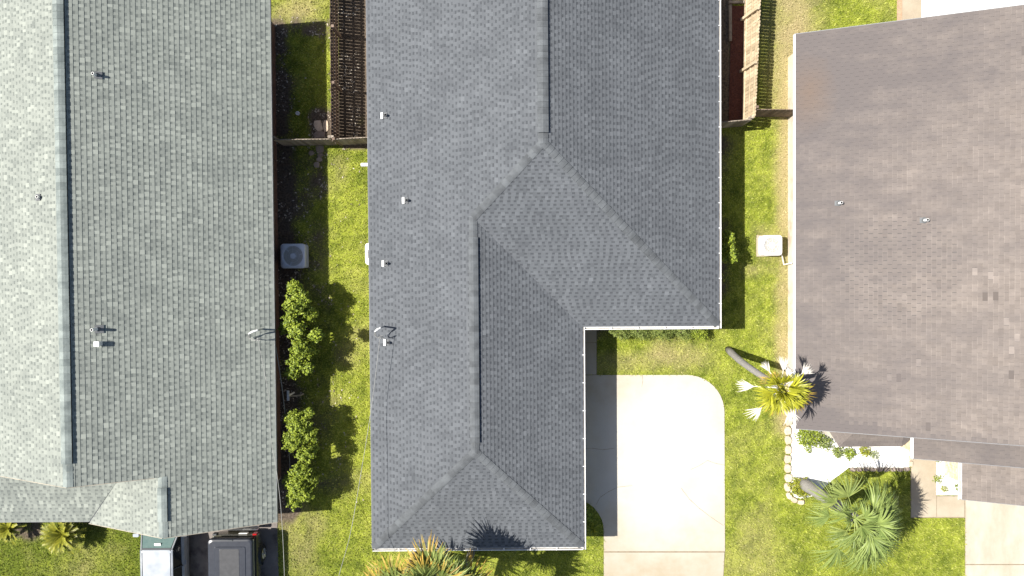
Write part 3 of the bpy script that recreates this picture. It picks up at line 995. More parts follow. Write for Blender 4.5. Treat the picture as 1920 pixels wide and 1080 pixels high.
rm.caps += [((R1X, R1Y - 0.05, R1Z), (R1X, R1Y + 0.35, R1Z), nl, nr1, 0.2, 0.0, 0.2), ((R1X, R1Y + 0.35, R1Z), (R1X, MYR, R1Z), nl, nr1, 0.21, 0.07, 0.22),
            ((R2X, R2Y0 - 0.05, R2Z), (R2X, R2Y0 + 0.35, R2Z), nl, nr2, 0.17, 0.0, 0.2), ((R2X, R2Y0 + 0.35, R2Z), (R2X, R2Y1 - 0.75, R2Z), nl, nr2, 0.19, 0.07, 0.22),
            ((R2X, R2Y1 - 0.75, R2Z), (R2X, R2Y1, R2Z), nl, nr2, 0.17, 0.0, 0.25),
            ((MX0 + 0.05, MYF + 0.05, MZ + 0.02), (R2X, R2Y0, R2Z), nl, nf, 0.155, 0.0, 0.24), ((MX2 - 0.05, MYF + 0.05, MZ + 0.02), (R2X, R2Y0, R2Z), nf, nr2, 0.155, 0.0, 0.24),
            ((R2X, R2Y1, R2Z), (R1X, R1Y, R1Z), nl, nw, 0.155, 0.0, 0.24), ((MX1 - 0.05, MYW + 0.05, MZ + 0.02), (R1X, R1Y, R1Z), nw, nr1, 0.155, 0.0, 0.24)]
roof_m = rm.finish(M['underlay'])
ridge_vent(roof_m, R1X, R1Y + 0.37, MYR, R1Z, sl_, 0.19, 0.06)
ridge_vent(roof_m, R2X, R2Y0 + 0.37, R2Y1 - 0.77, R2Z, sl_, 0.17, 0.06)
wm = MB()
I = 0.48
wall_run(wm, [(MX0 + I, MYF + I), (MX2 - I, MYF + I), (MX2 - I, MYW + I), (MX1 - I, MYW + I), (MX1 - I, MYR - I), (MX0 + I, MYR - I), (MX0 + I, MYF + I)], 0, 2.06)
wm.build('wall', M['siding_tan'], hm)
sf = MB()
for x0, x1, y0, y1 in ((MX0, MX2, MYF, MYF + I), (MX0, MX0 + I, MYF + I, MYR), (MX2 - I, MX2, MYF + I, MYW), (MX2 - I, MX1, MYW, MYW + I), (MX1 - I, MX1, MYW + I, MYR)):
    sf.box(((x0 + x1) / 2, (y0 + y1) / 2, MZ - 0.115), (x1 - x0, y1 - y0, 0.02))
sf.build('soffit', M['soffit'], hm)
gutter(hm, [(MX1 + 0.005, MYW - 0.1), (MX1 + 0.005, MYR)], MZ - 0.012, None, out=(1, 0))
gutter(hm, [(MX2 + 0.1, MYW - 0.005), (MX1 + 0.0, MYW - 0.005)], MZ - 0.012, None, out=(0, -1))
gutter(hm, [(MX2 + 0.005, MYF - 0.1), (MX2 + 0.005, MYW - 0.0)], MZ - 0.012, None, out=(1, 0))
gutter(hm, [(MX0, MYF - 0.005), (MX2, MYF - 0.005)], MZ - 0.012, None, out=(0, -1))
edge_board(hm, (MX0 - 0.012, MYF, MZ - 0.055), (MX0 - 0.012, MYR, MZ - 0.055), 0.02, 0.13, M['drip_grey'], 'fascia')
gm = MB()
for k in range(4):
    gm.box((MX2 - I + 0.075, -7.9, 0.27 + k * 0.48), (0.04, 4.6, 0.46))
gm.build('garage_door', M['garage_white'], hm)


def on_m(px, py):
    z = 2.5
    for _ in range(8):
        x, y = W(px, py, z)
        z = MZ + sl_ * (x - MX0)
    return Vector((x, y, z))


for px, py in ((724, 217), (764, 376), (726, 494), (729, 642)):
    vent_pipe(hm, on_m(px, py), 0.2, 0.05, M['lead_grey'], nl, plate=0.22, flash='lead_grey', bright='pipe_white')
q = W3(683, 309, 1.7)
dr = MB()
dr.tube([(q.x + 0.7, q.y, 1.75), (q.x + 0.1, q.y, 1.75), (q.x - 0.12, q.y, 1.72)], 0.075, 8)
dr.build('dryer_vent', M['pipe_white'], hm)

# ---- right house: weathered brown roof
RX, RZ, RS = 11.265, 2.2, 0.48
RYR, RYF = 9.27, -6.37
RRX = 20.5
hr = thing('house', (16, 0, 0), 'house under a stained brown shingle roof with a cream wall, beside the palms', 'house')
rr = Roof(hr, M['shingle_brown'], M['shingle_brown'])
zb = lambda x: RZ + RS * (x - RX)


def stain_r(p):
    s = 0.42 * max(0.0, 1 - (p.x - RX) / 8.0) + 0.22 * min(1.0, max(0.0, (p.y - 2.0) / 6.0))
    s += 0.30 * max(0.0, 1 - (p.y - RYF) / 0.5) * (p.y > RYF - 0.01)
    s += 0.26 * (p.x < 14) * max(0.0, 1 - (p.y - RYF) / 1.3) * (p.y > RYF - 0.01)
    return s + 0.05 * math.sin(p.y * 1.1) + 0.04 * math.sin(p.y * 2.7 + 1) - 0.13


def on_r(px, py):
    z = 3
    for _ in range(8):
        x, y = W(px, py, z)
        z = zb(x)
    return Vector((x, y, z))


ODD = [(on_r(*q), 'lost') for q in ((1848, 555), (1863, 555), (1684, 703), (1893, 705), (1736, 793), (1919, 101))] + \
      [(on_r(*q), 'new') for q in ((1824, 516), (1856, 516), (1671, 703), (1893, 655), (1722, 681), (1908, 630), (1886, 610))]
rr.plane([[(RX, RYF, RZ), (RRX, RYF, zb(RRX)), (RRX, RYR, zb(RRX)), (RX, RYR, RZ)]], (RX, RYR, RZ), (RX, RYF, RZ), 0.165, 'tab', 31, stain=stain_r, odd=ODD)
SX, SYF = 15.97, -7.6
GXR, GYF = 17.93, -9.26
zs = lambda x: RZ + RS * (x - SX)
zgr = lambda x: RZ + RS * (x - GXR)
rr.plane([[(SX, SYF, RZ), (RRX, SYF, zs(RRX)), (RRX, RYF + 0.25, zs(RRX)), (SX, RYF + 0.25, RZ)]], (SX, RYF + 0.25, RZ), (SX, SYF, RZ), 0.165, 'tab', 32, stain=lambda p: 0.28)
rr.plane([[(GXR, GYF, RZ), (RRX + 1, GYF, zgr(RRX + 1)), (RRX + 1, SYF + 0.25, zgr(RRX + 1)), (GXR, SYF + 0.25, RZ)]], (GXR, SYF + 0.25, RZ), (GXR, GYF, RZ), 0.165, 'tab', 33, stain=lambda p: -0.06)
rr.plane([[(RRX, RYF, zb(RRX)), (29.7, RYF, RZ), (29.7, RYR, RZ), (RRX, RYR, zb(RRX))]], (29.7, RYF, RZ), (29.7, RYR, RZ), 0.9, 'tab', 35)
# hipped roof over the bay window
bz, bt = 1.98, 2.5
by = RYF + 0.3
A1, B1, C1, D1 = (12.42, by, bz), (13.09, -7.16, bz), (15.62, -7.16, bz), (16.0, -6.86, bz)
TA, TB = (13.9, by, bt), (15.5, by, bt)
rr.plane([[B1, C1, TB, TA]], B1, C1, 0.15, 'tab', 36, stain=lambda p: 0.1)
rr.plane([[A1, B1, TA]], A1, B1, 0.15, 'tab', 37, stain=lambda p: 0.04)
rr.plane([[C1, D1, TB]], C1, D1, 0.15, 'tab', 38, stain=lambda p: 0.2)
roof_r = rr.finish(M['underlay'])
for nm, a, b, w, h in (('fascia', (RX - 0.025, RYF, RZ - 0.06), (RX - 0.025, RYR, RZ - 0.06), 0.05, 0.14), ('rake_board', (RX, RYR + 0.012, RZ - 0.08), (RRX, RYR + 0.012, zb(RRX) - 0.08), 0.022, 0.15),
                       ('rake_board', (RX, RYF - 0.012, RZ - 0.08), (RRX, RYF - 0.012, zb(RRX) - 0.08), 0.022, 0.13),
                       ('rake_board', (SX, SYF - 0.012, RZ - 0.08), (RRX, SYF - 0.012, zs(RRX) - 0.08), 0.022, 0.13), ('rake_board', (GXR, GYF - 0.012, RZ - 0.08), (RRX + 1, GYF - 0.012, zgr(RRX + 1) - 0.08), 0.022, 0.13)):
    edge_board(hr, a, b, w, h, M['white_metal'] if nm == 'fascia' else M['drip_grey'], nm)
edge_board(hr, (SX - 0.03, SYF, RZ - 0.05), (SX - 0.03, -6.75, RZ - 0.05), 0.06, 0.13, M['white_metal'], 'fascia')
gutter(hr, [(GXR - 0.005, GYF), (GXR - 0.005, SYF)], RZ - 0.01, None, out=(-1, 0), hang=False, wd=0.14)
wr = MB()
wrx = 11.78
wall_run(wr, [(wrx, RYF + 0.35), (wrx, RYR - 0.35)], 0, 2.08)
wall_run(wr, [(wrx, RYR - 0.35), (29.2, RYR - 0.35)], 0, 2.08)
wall_run(wr, [(wrx, RYF + 0.35), (12.6, RYF + 0.35), (13.2, -6.95), (15.5, -6.95), (15.9, -6.6), (16.5, RYF + 0.35), (18.5, RYF + 0.35)], 0, 1.9)
wr.poly([(RX + 0.3, RYF + 0.4, 2.1), (RRX, RYF + 0.4, zb(RRX) - 0.15), (29.2, RYF + 0.4, 2.1)])
wr.poly([(RX + 0.3, RYR - 0.4, 2.1), (RRX, RYR - 0.4, zb(RRX) - 0.15), (29.2, RYR - 0.4, 2.1)])
wr.poly([(SX + 0.3, SYF + 0.35, 2.2), (RRX, SYF + 0.35, zs(RRX) - 0.15), (RRX, SYF + 0.35, 2.2)])
wr.build('wall', M['stucco_white'], hr)


def brick_wall(parent, x, y0, y1, z1, count_max=300, out=-1):
    """wall facing -x, courses of separate bricks over mortar"""
    base = MB()
    base.box((x - out * 0.06, (y0 + y1) / 2, z1 / 2), (0.1, abs(y1 - y0), z1)).build('garage_wall', M['mortar'], parent)
    me = MB().box((0, 0, 0), (0.03, 0.205, 0.068)).mesh('brick', M['brick_cream'])
    half = MB().box((0, 0, 0), (0.03, 0.098, 0.068)).mesh('brick', M['brick_cream'])
    n = 0
    for j in range(int(z1 / 0.08)):
        y = y0
        if j % 2:
            link('brick', half, parent, Matrix.Translation((x + out * 0.003, y + 0.053, 0.045 + j * 0.08)))
            y += 0.11
        while y + 0.2 < y1:
            link('brick', me, parent, Matrix.Translation((x + out * (0.003 + random.uniform(0, .004)), y + 0.108, 0.045 + j * 0.08)))
            y += 0.217
            n += 1


garage_corner = W(1771, 890)
bwx = garage_corner[0]
brick_wall(hr, bwx, garage_corner[1], -7.2, 2.0)
gw = MB()
wall_run(gw, [(bwx + 0.1, garage_corner[1]), (21.5, garage_corner[1])], 0, 2.0)
gw.poly([(bwx + 0.1, garage_corner[1], 2.0), (21.5, garage_corner[1], zgr(21.5) - 0.1), (21.5, garage_corner[1], 2.0)])
gw.build('garage_front', M['siding_tan'], hr)
# brick pier at the entry
pier = MB()
for k in range(9):
    pier.box((16.12, -7.05, 0.12 + k * 0.235), (0.34, 0.62, 0.222))
pier.build('entry_pier', M['brick_cream'], hr)


nrr = Vector((-RS, 0, 1)).normalized()
for px, py in ((1573, 381), (1733, 413)):
    vent_pipe(hr, on_r(px, py), 0.26, 0.055, M['pipe_white'], nrr, plate=0.2)

# ------------------------------------------------------------------ service masts and cables
def on_mast(name, house, base, top, label, dx):
    m = MB()
    m.tube([base, top], 0.035, 8)
    t = Vector(top)
    m.build(name, M['galv'], house)
    h = MB()
    h.tube([t, t + Vector((dx * 0.5, -0.05, 0.06)), t + Vector((dx, -0.14, -0.02))], [0.035, 0.042, 0.025], 8)
    h.build('weatherhead', M['pipe_white'], house)
    w = MB()
    for k in range(3):
        w.tube([t + Vector((dx, -0.14, -0.02)), t + Vector((dx * 1.3 + 0.05 * k, -0.30 - 0.05 * k, -0.22 - 0.05 * k)), t + Vector((dx * 0.5 + 0.1 * k, -0.42, -0.25)), t + Vector((0.03 * k, -0.30, -0.05))], 0.012, 5)
    w.build('drip_loop', M['cable_grey'], house)


bm_ = on_m(720, 612)
tm_ = Vector((bm_.x, bm_.y, bm_.z + 0.85))
on_mast('service_mast', hm, bm_ - Vector((0, 0, 0.05)), tm_, None, -0.22)
bl_ = on_l(492, 617)
tl_ = Vector((bl_.x, bl_.y, bl_.z + 0.6))
on_mast('service_mast', hl, bl_ - Vector((0, 0, 0.05)), tl_, None, -0.36)


def cable(name, pts, r, m, label):
    P = [Vector(p) for p in pts]
    Q = []
    for i in range(len(P) - 1):
        p0, p1, p2, p3 = P[max(i - 1, 0)], P[i], P[i + 1], P[min(i + 2, len(P) - 1)]
        for k in range(8):
            t = k / 8
            Q.append(0.5 * ((2 * p1) + (p2 - p0) * t + (2 * p0 - 5 * p1 + 4 * p2 - p3) * t * t + (3 * p1 - p0 - 3 * p2 + p3) * t ** 3))
    Q.append(P[-1])
    mb = MB()
    mb.tube(Q, r, 6)
    return tag(mb.build(name, m, smooth=True), label, 'cable')


cable('service_cable', [tm_ + Vector((-0.02, -0.3, -0.05)), W3(697, 760, 3.05), W3(678, 880, 3.5), W3(657, 1000, 4.0), W3(634, 1085, 4.6), W3(590, 1260, 6.5)], 0.009, M['cable_grey'],
      'pale service cable sloping from the mast on the slate roof down over the lawn')
cable('service_cable', [tl_ + Vector((-0.02, -0.3, -0.05)), W3(503, 740, 2.8), W3(508, 822, 2.8), W3(518, 880, 2.9), W3(527, 957, 3.2), W3(533, 1070, 3.9), W3(538, 1260, 5.5)], 0.009, M['cable_grey'],
      'pale service cable leaving the mast on the green roof past its eave')
cable('phone_cable', [W3(517, 650, 2.1), W3(525, 700, 1.8), W3(531, 745, 1.5), W3(537, 800, 1.2), W3(542, 850, 0.7), W3(545, 900, 0.05)], 0.016, M['cable_grey'],
      'thin grey cable hanging in the shade behind the shrubs')

# ------------------------------------------------------------------ fences
def fence(name, a, b, h, label, m, side, lean=(0, 0), gap=0.012, pitch=0.137, posts=2.4, wid=None, lean2=None):
    """a, b ground ends; side = +1/-1: where rails and posts stand"""
    a, b = Vector((*a, 0)), Vector((*b, 0))
    d = (b - a).normalized()
    nn = Vector((-d.y, d.x, 0)) * side
    root = thing(name, ((a + b) / 2)[:], label, 'fence')
    L = (b - a).length
    n = max(2, int(L / pitch))
    p = L / n
    lean2 = lean2 or lean
    me = MB()
    w = p - gap
    # dog-eared picket
    pr = [(-w / 2, 0.03), (w / 2, 0.03), (w / 2, h - 0.04), (w / 2 - 0.03, h), (-w / 2 + 0.03, h), (-w / 2, h - 0.04)]
    vs = [(x, y, z) for y in (-0.009, 0.009) for x, z in pr]
    me.faces(vs, [(0, 1, 2, 3, 4, 5), (11, 10, 9, 8, 7, 6)] + [(i, (i + 1) % 6, 6 + (i + 1) % 6, 6 + i) for i in range(6)])
    pm = me.mesh('picket', m)
    for k in range(n):
        t = (k + 0.5) / n
        c = a + d * (p * (k + 0.5))
        lx = lean[0] * (1 - t) + lean2[0] * t + random.uniform(-0.008, 0.008)
        ly = lean[1] * (1 - t) + lean2[1] * t
        up = Vector((lx, ly, h)).normalized()
        yv = up.cross(d).normalized()
        mt = Matrix((d, yv, up)).transposed().to_4x4()
        mt.translation = c + nn * random.uniform(-0.003, 0.003)
        mt = mt @ Matrix.Diagonal((1, 1, 1 + random.uniform(-0.012, 0.012), 1))
        link('picket', pm, root, mt)
    for z in (0.3, h * 0.55, h - 0.22):
        r = MB()
        f = z / h
        o0, o1 = Vector((lean[0] * f, lean[1] * f, z)), Vector((lean2[0] * f, lean2[1] * f, z))
        off = nn * 0.035
        mb = MB()
        q0, q1 = a + o0 + off, b + o1 + off
        mt = (q1 - q0).to_track_quat('X', 'Z').to_matrix().to_4x4()
        mt.translation = (q0 + q1) / 2
        mb.box(None, ((q1 - q0).length, 0.04, 0.085), mtx=mt)
        mb.build('rail', m, root)
    if posts:
        k = max(1, round(L / posts))
        for i in range(k + 1):
            t = i / k
            c = a + d * (L * t) + nn * 0.1
            top = c + Vector((lean[0] * (1 - t) + lean2[0] * t, lean[1] * (1 - t) + lean2[1] * t, h + 0.02))
            mb = MB()
            mb.tube([c, top], 0.075, 4)
            mb.build('post', m, root)
    return root


FH = 1.52
jl = W(620.5, 260, FH)
fence('picket_fence', jl, (W(618, -60, FH)[0], 12.2), FH, 'long brown picket fence between the shaded side yard and the slate house', M['wood_brown'], -1, gap=0.02)
e1, e2 = W(512, 262, FH), W(690, 257, FH)
fence('picket_fence', e1, (jl[0] - 0.06, jl[1] - 0.02), FH, 'short grey cross fence in the shade between the green roof and the long brown fence', M['wood_grey'], 1)
fence('picket_fence', (jl[0] + 0.06, jl[1] - 0.02), (e2[0] + 0.35, e2[1]), FH, 'short sunlit cross fence joining the long brown fence to the slate house', M['wood_grey'], 1)
b0, b1 = W(1391, 231), W(1396.5, -60)
fence('picket_fence', b0, b1, FH, 'long sun bleached fence leaning outward beside the red mulch strip', M['wood_tan'], 1, lean=(0.12, 0), lean2=(0.30, 0))
f0, f1 = W(1346, 231, FH), W(1411, 224, FH)
fence('picket_fence', (f0[0] - 0.35, f0[1]), f1, FH, 'short grey cross fence below the red mulch strip by the white gutter', M['wood_grey'], 1, posts=1.4)
g0, g1 = W(1420, 205, FH), W(1489, 206, FH)
fence('picket_fence', g0, (11.72, g1[1]), FH, 'short dark fence between the leaning fence and the brown house', M['wood_brown'], 1, posts=1.4)
tb = MB()
a, b = W(1370, 10), W(1367, 78)
tb.box(((a[0] + b[0]) / 2, (a[1] + b[1]) / 2, 0.06), (0.11, abs(a[1] - b[1]), 0.12))
tag(tb.build('timber_edging', M['wood_grey']), 'pale timber edging lying along the left side of the red mulch', 'timber')
tb = MB()
a, b = W(1366, 8), W(1394, 8)
tb.box(((a[0] + b[0]) / 2, a[1] + 0.06, 0.07), (b[0] - a[0], 0.11, 0.14))
tag(tb.build('timber_edging', M['wood_grey']), 'short timber across the top end of the red mulch strip', 'timber')

# ------------------------------------------------------------------ air conditioners
def ac_unit(px, py, size, h, m, label, pad=None, rz=0.0, sidem=None):
    c = W3(px, py, h)
    root = thing('air_conditioner', (c.x, c.y, 0), label, 'air conditioner', 'air conditioner units beside the houses')
    s = size / 2
    rm_ = Matrix.Translation((c.x, c.y, 0)) @ Matrix.Rotation(rz, 4, 'Z')

    def T(pts):
        return [rm_ @ Vector(p) for p in pts]
    if pad:
        MB().prism([(c.x + x, c.y + y) for x, y in ((-pad, -s - 0.03), (s + 0.02, -s - 0.03), (s + 0.02, s + 0.03), (-pad, s + 0.03))], 0.0, 0.07).build('pad', M['concrete_tan'], root)
    mb = MB()
    mb.rings([T(rrect(-s * 0.93, s * 0.93, -s * 0.93, s * 0.93, 0.08, z)) for z in (0.08, h - 0.06)], mi=0)
    mb.build('cabinet', sidem or M['ac_louvre'], root)
    lv = MB()
    for k in range(9):
        z = 0.14 + k * (h - 0.26) / 9
        lv.rings([T(rrect(-s * 0.965, s * 0.965, -s * 0.965, s * 0.965, 0.09, z + q)) for q in (0, 0.02)])
    lv.build('louvre', m, root)
    t = MB()
    n = 24
    fr = s * 0.8
    oc = rrect(-s, s, -s, s, 0.13, 0, 5)
    outer = []
    for p, q in zip(oc, oc[1:] + oc[:1]):
        k = max(1, int(math.hypot(q[0] - p[0], q[1] - p[1]) / 0.06))
        outer += [(p[0] + (q[0] - p[0]) * i / k, p[1] + (q[1] - p[1]) * i / k, 0) for i in range(k)]
    inner = [(fr * math.cos(math.atan2(p[1], p[0])), fr * math.sin(math.atan2(p[1], p[0])), 0) for p in outer]
    lev = [(outer, 1.0, h - 0.07), (outer, 1.0, h - 0.015), (outer, 0.975, h), (inner, 1.04, h + 0.012), (inner, 1.0, h + 0.005), (inner, 0.98, h - 0.12)]
    t.rings([T([(p[0] * f, p[1] * f, z) for p in o]) for o, f, z in lev], cap0=False, cap1=False)
    t.build('top_panel', m, root, smooth=True)
    w = MB()
    w.rings([T(circ(0, 0, fr * 0.98, h - 0.13, 24)), T(circ(0, 0, 0.02, h - 0.13, 24))], cap0=False)
    w.build('fan_well', M['ac_dark'], root)
    bl = MB()
    for k in range(3):
        a = k * 2.094 + 0.6
        pts = []
        for rr_, aa, zz in ((0.1, -0.25, 0.0), (0.95, -0.42, 0.02), (0.98, 0.22, -0.03), (0.1, 0.3, -0.03)):
            pts.append((fr * rr_ * math.cos(a + aa), fr * rr_ * math.sin(a + aa), h - 0.07 + zz))
        bl.poly(T(pts))
    bl.build('fan_blade', m, root)
    hb = MB()
    hb.rings([T(circ(0, 0, 0.13, h - 0.09, 16)), T(circ(0, 0, 0.12, h + 0.0, 16)), T(circ(0, 0, 0.05, h + 0.01, 16))])
    hb.build('fan_hub', m, root)
    g = MB()
    for k in range(3):
        r0 = fr * (0.42 + 0.25 * k)
        ring = circ(0, 0, r0, h + 0.02, 24)
        g.tube(T(ring + ring[:1]), 0.0035, 4, cap=False)
    for k in range(8):
        a = k * math.pi / 4
        g.tube(T([(0.1 * math.cos(a), 0.1 * math.sin(a), h + 0.02), (fr * math.cos(a), fr * math.sin(a), h + 0.02)]), 0.0035, 4)
    g.build('fan_guard', m, root)
    return root, c


_, c = ac_unit(549, 480, 1.02, 0.78, M['ac_grey'], 'grey air conditioner unit with a round fan in the shade of the green roof')
_, c = ac_unit(1448, 460, 0.84, 0.66, M['ac_white'], 'white sunlit air conditioner unit on a tan pad by the brown house', pad=0.47)
li = MB()
li.tube([(c.x + 0.4, c.y - 0.3, 0.3), (c.x + 0.56, c.y - 0.42, 0.2), (c.x + 0.62, c.y - 0.8, 0.25), (c.x + 0.8, c.y - 0.75, 0.7)], 0.025, 6)
tag(li.build('refrigerant_line', M['pipe_white'], smooth=True), 'pale curved pipe running from the white air conditioner to the cream wall', 'pipe')
_, c = ac_unit(705, 476, 0.9, 0.8, M['ac_white'], 'white air conditioner unit mostly hidden under the slate roof edge')

# ------------------------------------------------------------------ stones
def stone(name, px, py, w, l, h, rz, m, label, group, cat='stone'):
    c = W(px, py)
    mb = MB()
    n = 9
    lv = []
    rad = [random.uniform(0.88, 1.06) for _ in range(n)]
    for z, f in ((0.0, 1.0), (h * 0.75, 1.0), (h, 0.86)):
        ring = []
        for k in range(n):
            a = 2 * math.pi * k / n
            ca, sa = math.cos(a), math.sin(a)
            q = 1 / max(abs(ca) ** 4 + abs(sa) ** 4, 1e-4) ** 0.25
            x, y = ca * q * w / 2 * rad[k] * f, sa * q * l / 2 * rad[k] * f
            ring.append((c[0] + x * math.cos(rz) - y * math.sin(rz), c[1] + x * math.sin(rz) + y * math.cos(rz), z))
        lv.append(ring)
    mb.rings(lv, cap0=False)
    return tag(mb.build(name, m), label, cat, group)


ORD = ['first', 'second', 'third', 'fourth', 'fifth', 'sixth', 'seventh', 'eighth', 'ninth']
for k in range(9):
    stone('edging_stone', 1477 + random.uniform(-1, 1) + (0.6 if k < 4 else -0.6), 772 + k * 17.6, 0.29, 0.37, 0.13, random.uniform(-.06, .06), M['edge_stone'],
          ORD[k] + ' tan edging stone down from the brown roof corner in the straight row', 'tan edging stones in the straight row by the white bed')
for (px, py, rz, wh) in ((1479, 929, 0.5, 'upper'), (1488, 937, 1.0, 'middle'), (1501, 941, 1.45, 'lower')):
    stone('edging_stone', px, py, 0.22, 0.30, 0.11, rz, M['edge_stone'], wh + ' one of the three tan edging stones curving round the yellow green plant', 'tan edging stones in the curved corner')
for k in range(9):
    stone('edging_stone', 1598 + k * 12.6, 880 + random.uniform(-.6, .6), 0.27, 0.17, 0.1, random.uniform(-.05, .05), M['flagstone'],
          ORD[k] + ' grey edging stone from the left in the row above the palm shaded grass', 'grey edging stones below the white bed')
for k in range(4):
    stone('edging_stone', 1708 - k * 0.6, 836 + k * 11, 0.2, 0.24, 0.1, 0, M['edge_stone'], ORD[k] + ' pale edging stone down from the bay roof beside the entry walk', 'pale edging stones by the entry walk')
for px, py, w, l, lab in ((600, 279, 0.36, 0.34, 'round flagstone just below the shaded cross fence'), (584, 287, 0.22, 0.22, 'small flagstone left of the round one below the shaded fence'),
                          (601, 291, 0.26, 0.16, 'narrow flagstone below the round one in the side yard'), (599, 299, 0.27, 0.2, 'flagstone second from the lower end of the short path'),
                          (594, 309, 0.26, 0.24, 'angular flagstone at the lower end of the short path'), (597, 236, 0.34, 0.5, 'tan paver above the cross fence, left of two'),
                          (611, 236, 0.24, 0.5, 'tan paver above the cross fence, right of two'), (600, 253, 0.5, 0.3, 'dark paver against the upper side of the cross fence')):
    stone('flagstone', px, py, w, l, 0.05, random.uniform(-.3, .3), M['flagstone'] if py > 250 else M['edge_stone'], lab, 'flagstones around the shaded cross fence')
c = W(559, 213)
cp = MB()
cp.rings([circ(*c, 0.085, 0.0, 16), circ(*c, 0.085, 0.1, 16), circ(*c, 0.055, 0.1, 16), circ(*c, 0.05, 0.05, 16)])
tag(cp.build('cleanout_pipe', M['pipe_white']), 'small white ring shaped pipe end in the dark side yard', 'pipe')
gp = thing('garden_post', (*W(538, 743), 0), 'white pipe stake with a wooden crossbar in the dark gap between the two tall shrubs', 'stake')
a = W3(540, 742, 0.9)
MB().box((a.x, a.y, 0.45), (0.06, 0.06, 0.9)).build('stake', M['pipe_white'], gp)
MB().box((a.x, a.y, 0.88), (0.09, 0.42, 0.05)).build('crossbar', M['pipe_white'], gp)
MB().tube([(a.x + 0.05, a.y - 0.03, 0.85), (a.x + 0.5, a.y + 0.0, 0.8), (a.x + 0.62, a.y + 0.06, 0.78)], 0.03, 6).build('handle', M['wood_tan'], gp)

# ------------------------------------------------------------------ vegetation
def leaves(mb, ctrs, n, size, lean=0.5, tone=(0.1, 1.0), surf=0.55, k_=1.0):
    """leaf faces through ellipsoidal clumps: ctrs = (x, y, z, rx, ry, rz)"""
    vol = np.array([c[3] * c[4] for c in ctrs])
    cnt = rng.multinomial(n, vol / vol.sum())
    for c, k in zip(ctrs, cnt):
        d = rng.normal(size=(k, 3))
        d /= np.linalg.norm(d, axis=1)[:, None]
        r = rng.random(k) ** (1 - surf) if surf < 1 else np.ones(k)
        r = 0.35 + 0.65 * r
        # lumps on the crown
        lump = 0.82 + 0.3 * np.sin(d[:, 0] * 7 + c[0] * 5) * np.sin(d[:, 1] * 6 + c[1] * 3) + rng.normal(0, 0.07, k)
        p = np.array(c[:3]) + d * np.array(c[3:6]) * k_ * (r * lump)[:, None]
        for i in range(k):
            if p[i, 2] < 0.03:
                continue
            nrm_ = Vector(d[i] * (1 - lean)) + Vector((0, 0, 0.55)) + Vector(rng.normal(0, 0.45, 3))
            nrm_.normalize()
            t1 = nrm_.orthogonal().normalized()
            t1 = Matrix.Rotation(rng.random() * 6.28, 3, nrm_) @ t1
            t2 = nrm_.cross(t1)
            s = size * rng.uniform(0.6, 1.25)
            P = Vector(p[i])
            mb.poly([P - t1 * s * 0.5, P + t2 * s * 0.33 + nrm_ * s * 0.08, P + t1 * s * 0.55, P - t2 * s * 0.33 + nrm_ * s * 0.08], float(np.clip(tone[0] + (tone[1] - tone[0]) * rng.random(), 0, 1)))


def shrub(name, base, ctrs, n, size, m, label, cat='shrub', stems=4, group=None, tone=(0.1, 1.0), surf=0.55):
    root = thing(name, (base[0], base[1], 0), label, cat, group)
    mb = MB()
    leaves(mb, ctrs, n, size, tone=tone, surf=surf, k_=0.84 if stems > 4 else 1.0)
    if stems > 2:          # larger, darker leaves added inside the crown so its cast shadow is denser
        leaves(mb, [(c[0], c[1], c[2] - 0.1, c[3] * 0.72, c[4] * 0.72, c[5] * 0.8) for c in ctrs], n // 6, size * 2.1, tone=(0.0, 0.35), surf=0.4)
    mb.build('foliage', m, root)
    if stems:
        s = MB()
        for k in range(stems):
            c = ctrs[k % len(ctrs)]
            b = Vector((base[0] + random.uniform(-.15, .15), base[1] + random.uniform(-.15, .15), 0))
            e = Vector((c[0], c[1], c[2] + 0.1))
            s.tube([b, (b + e) / 2 + Vector((random.uniform(-.1, .1), random.uniform(-.1, .1), 0.1)), e], [0.045, 0.03, 0.012], 6)
        s.build('stem', M['twig'], root)
    return root


def cl(px, py, z, r, rz=None, ry=None):
    x, y = W(px, py, z)
    return (x, y, z, r, ry or r, rz or r * 0.8)


shrub('tall_shrub', W(570, 612), [cl(553, 540, 1.8, 0.44, 0.5), cl(551, 572, 1.9, 0.58, 0.6), cl(566, 560, 1.9, 0.45, 0.5), cl(545, 600, 1.8, 0.5, 0.55), cl(557, 620, 1.9, 0.5, 0.6), cl(593, 628, 2.2, 0.38, 0.45),
                                  cl(563, 650, 1.9, 0.5, 0.6), cl(555, 678, 1.7, 0.5, 0.5), cl(548, 698, 1.5, 0.4, 0.4), cl(534, 615, 1.5, 0.35, 0.4), cl(577, 690, 1.6, 0.35, 0.4), cl(575, 655, 1.4, 0.55, 0.7), cl(580, 590, 1.3, 0.5, 0.7)],
      9000, 0.10, M['leaf'], 'tall bright green shrub with rounded leaf clusters, nearer the grey air conditioner', stems=7, group='two tall shrubs along the green roofed house')
shrub('tall_shrub', W(572, 860), [cl(549, 785, 1.7, 0.5, 0.5), cl(560, 800, 1.9, 0.6, 0.6), cl(550, 825, 1.9, 0.6, 0.6), cl(577, 815, 1.7, 0.5, 0.55), cl(580, 775, 1.6, 0.3, 0.4), cl(572, 850, 1.8, 0.5, 0.5), cl(563, 885, 1.8, 0.55, 0.55),
                                  cl(558, 915, 1.8, 0.55, 0.55), cl(545, 900, 1.6, 0.45, 0.5), cl(553, 938, 1.6, 0.5, 0.5), cl(572, 925, 1.7, 0.45, 0.5), cl(585, 840, 1.5, 0.35, 0.5), cl(585, 900, 1.4, 0.4, 0.5)],
      11500, 0.085, M['leaf'], 'tall bright green shrub with fine leaves, nearer the street and the parked vehicles', stems=7, group='two tall shrubs along the green roofed house', tone=(0.15, 1.0))
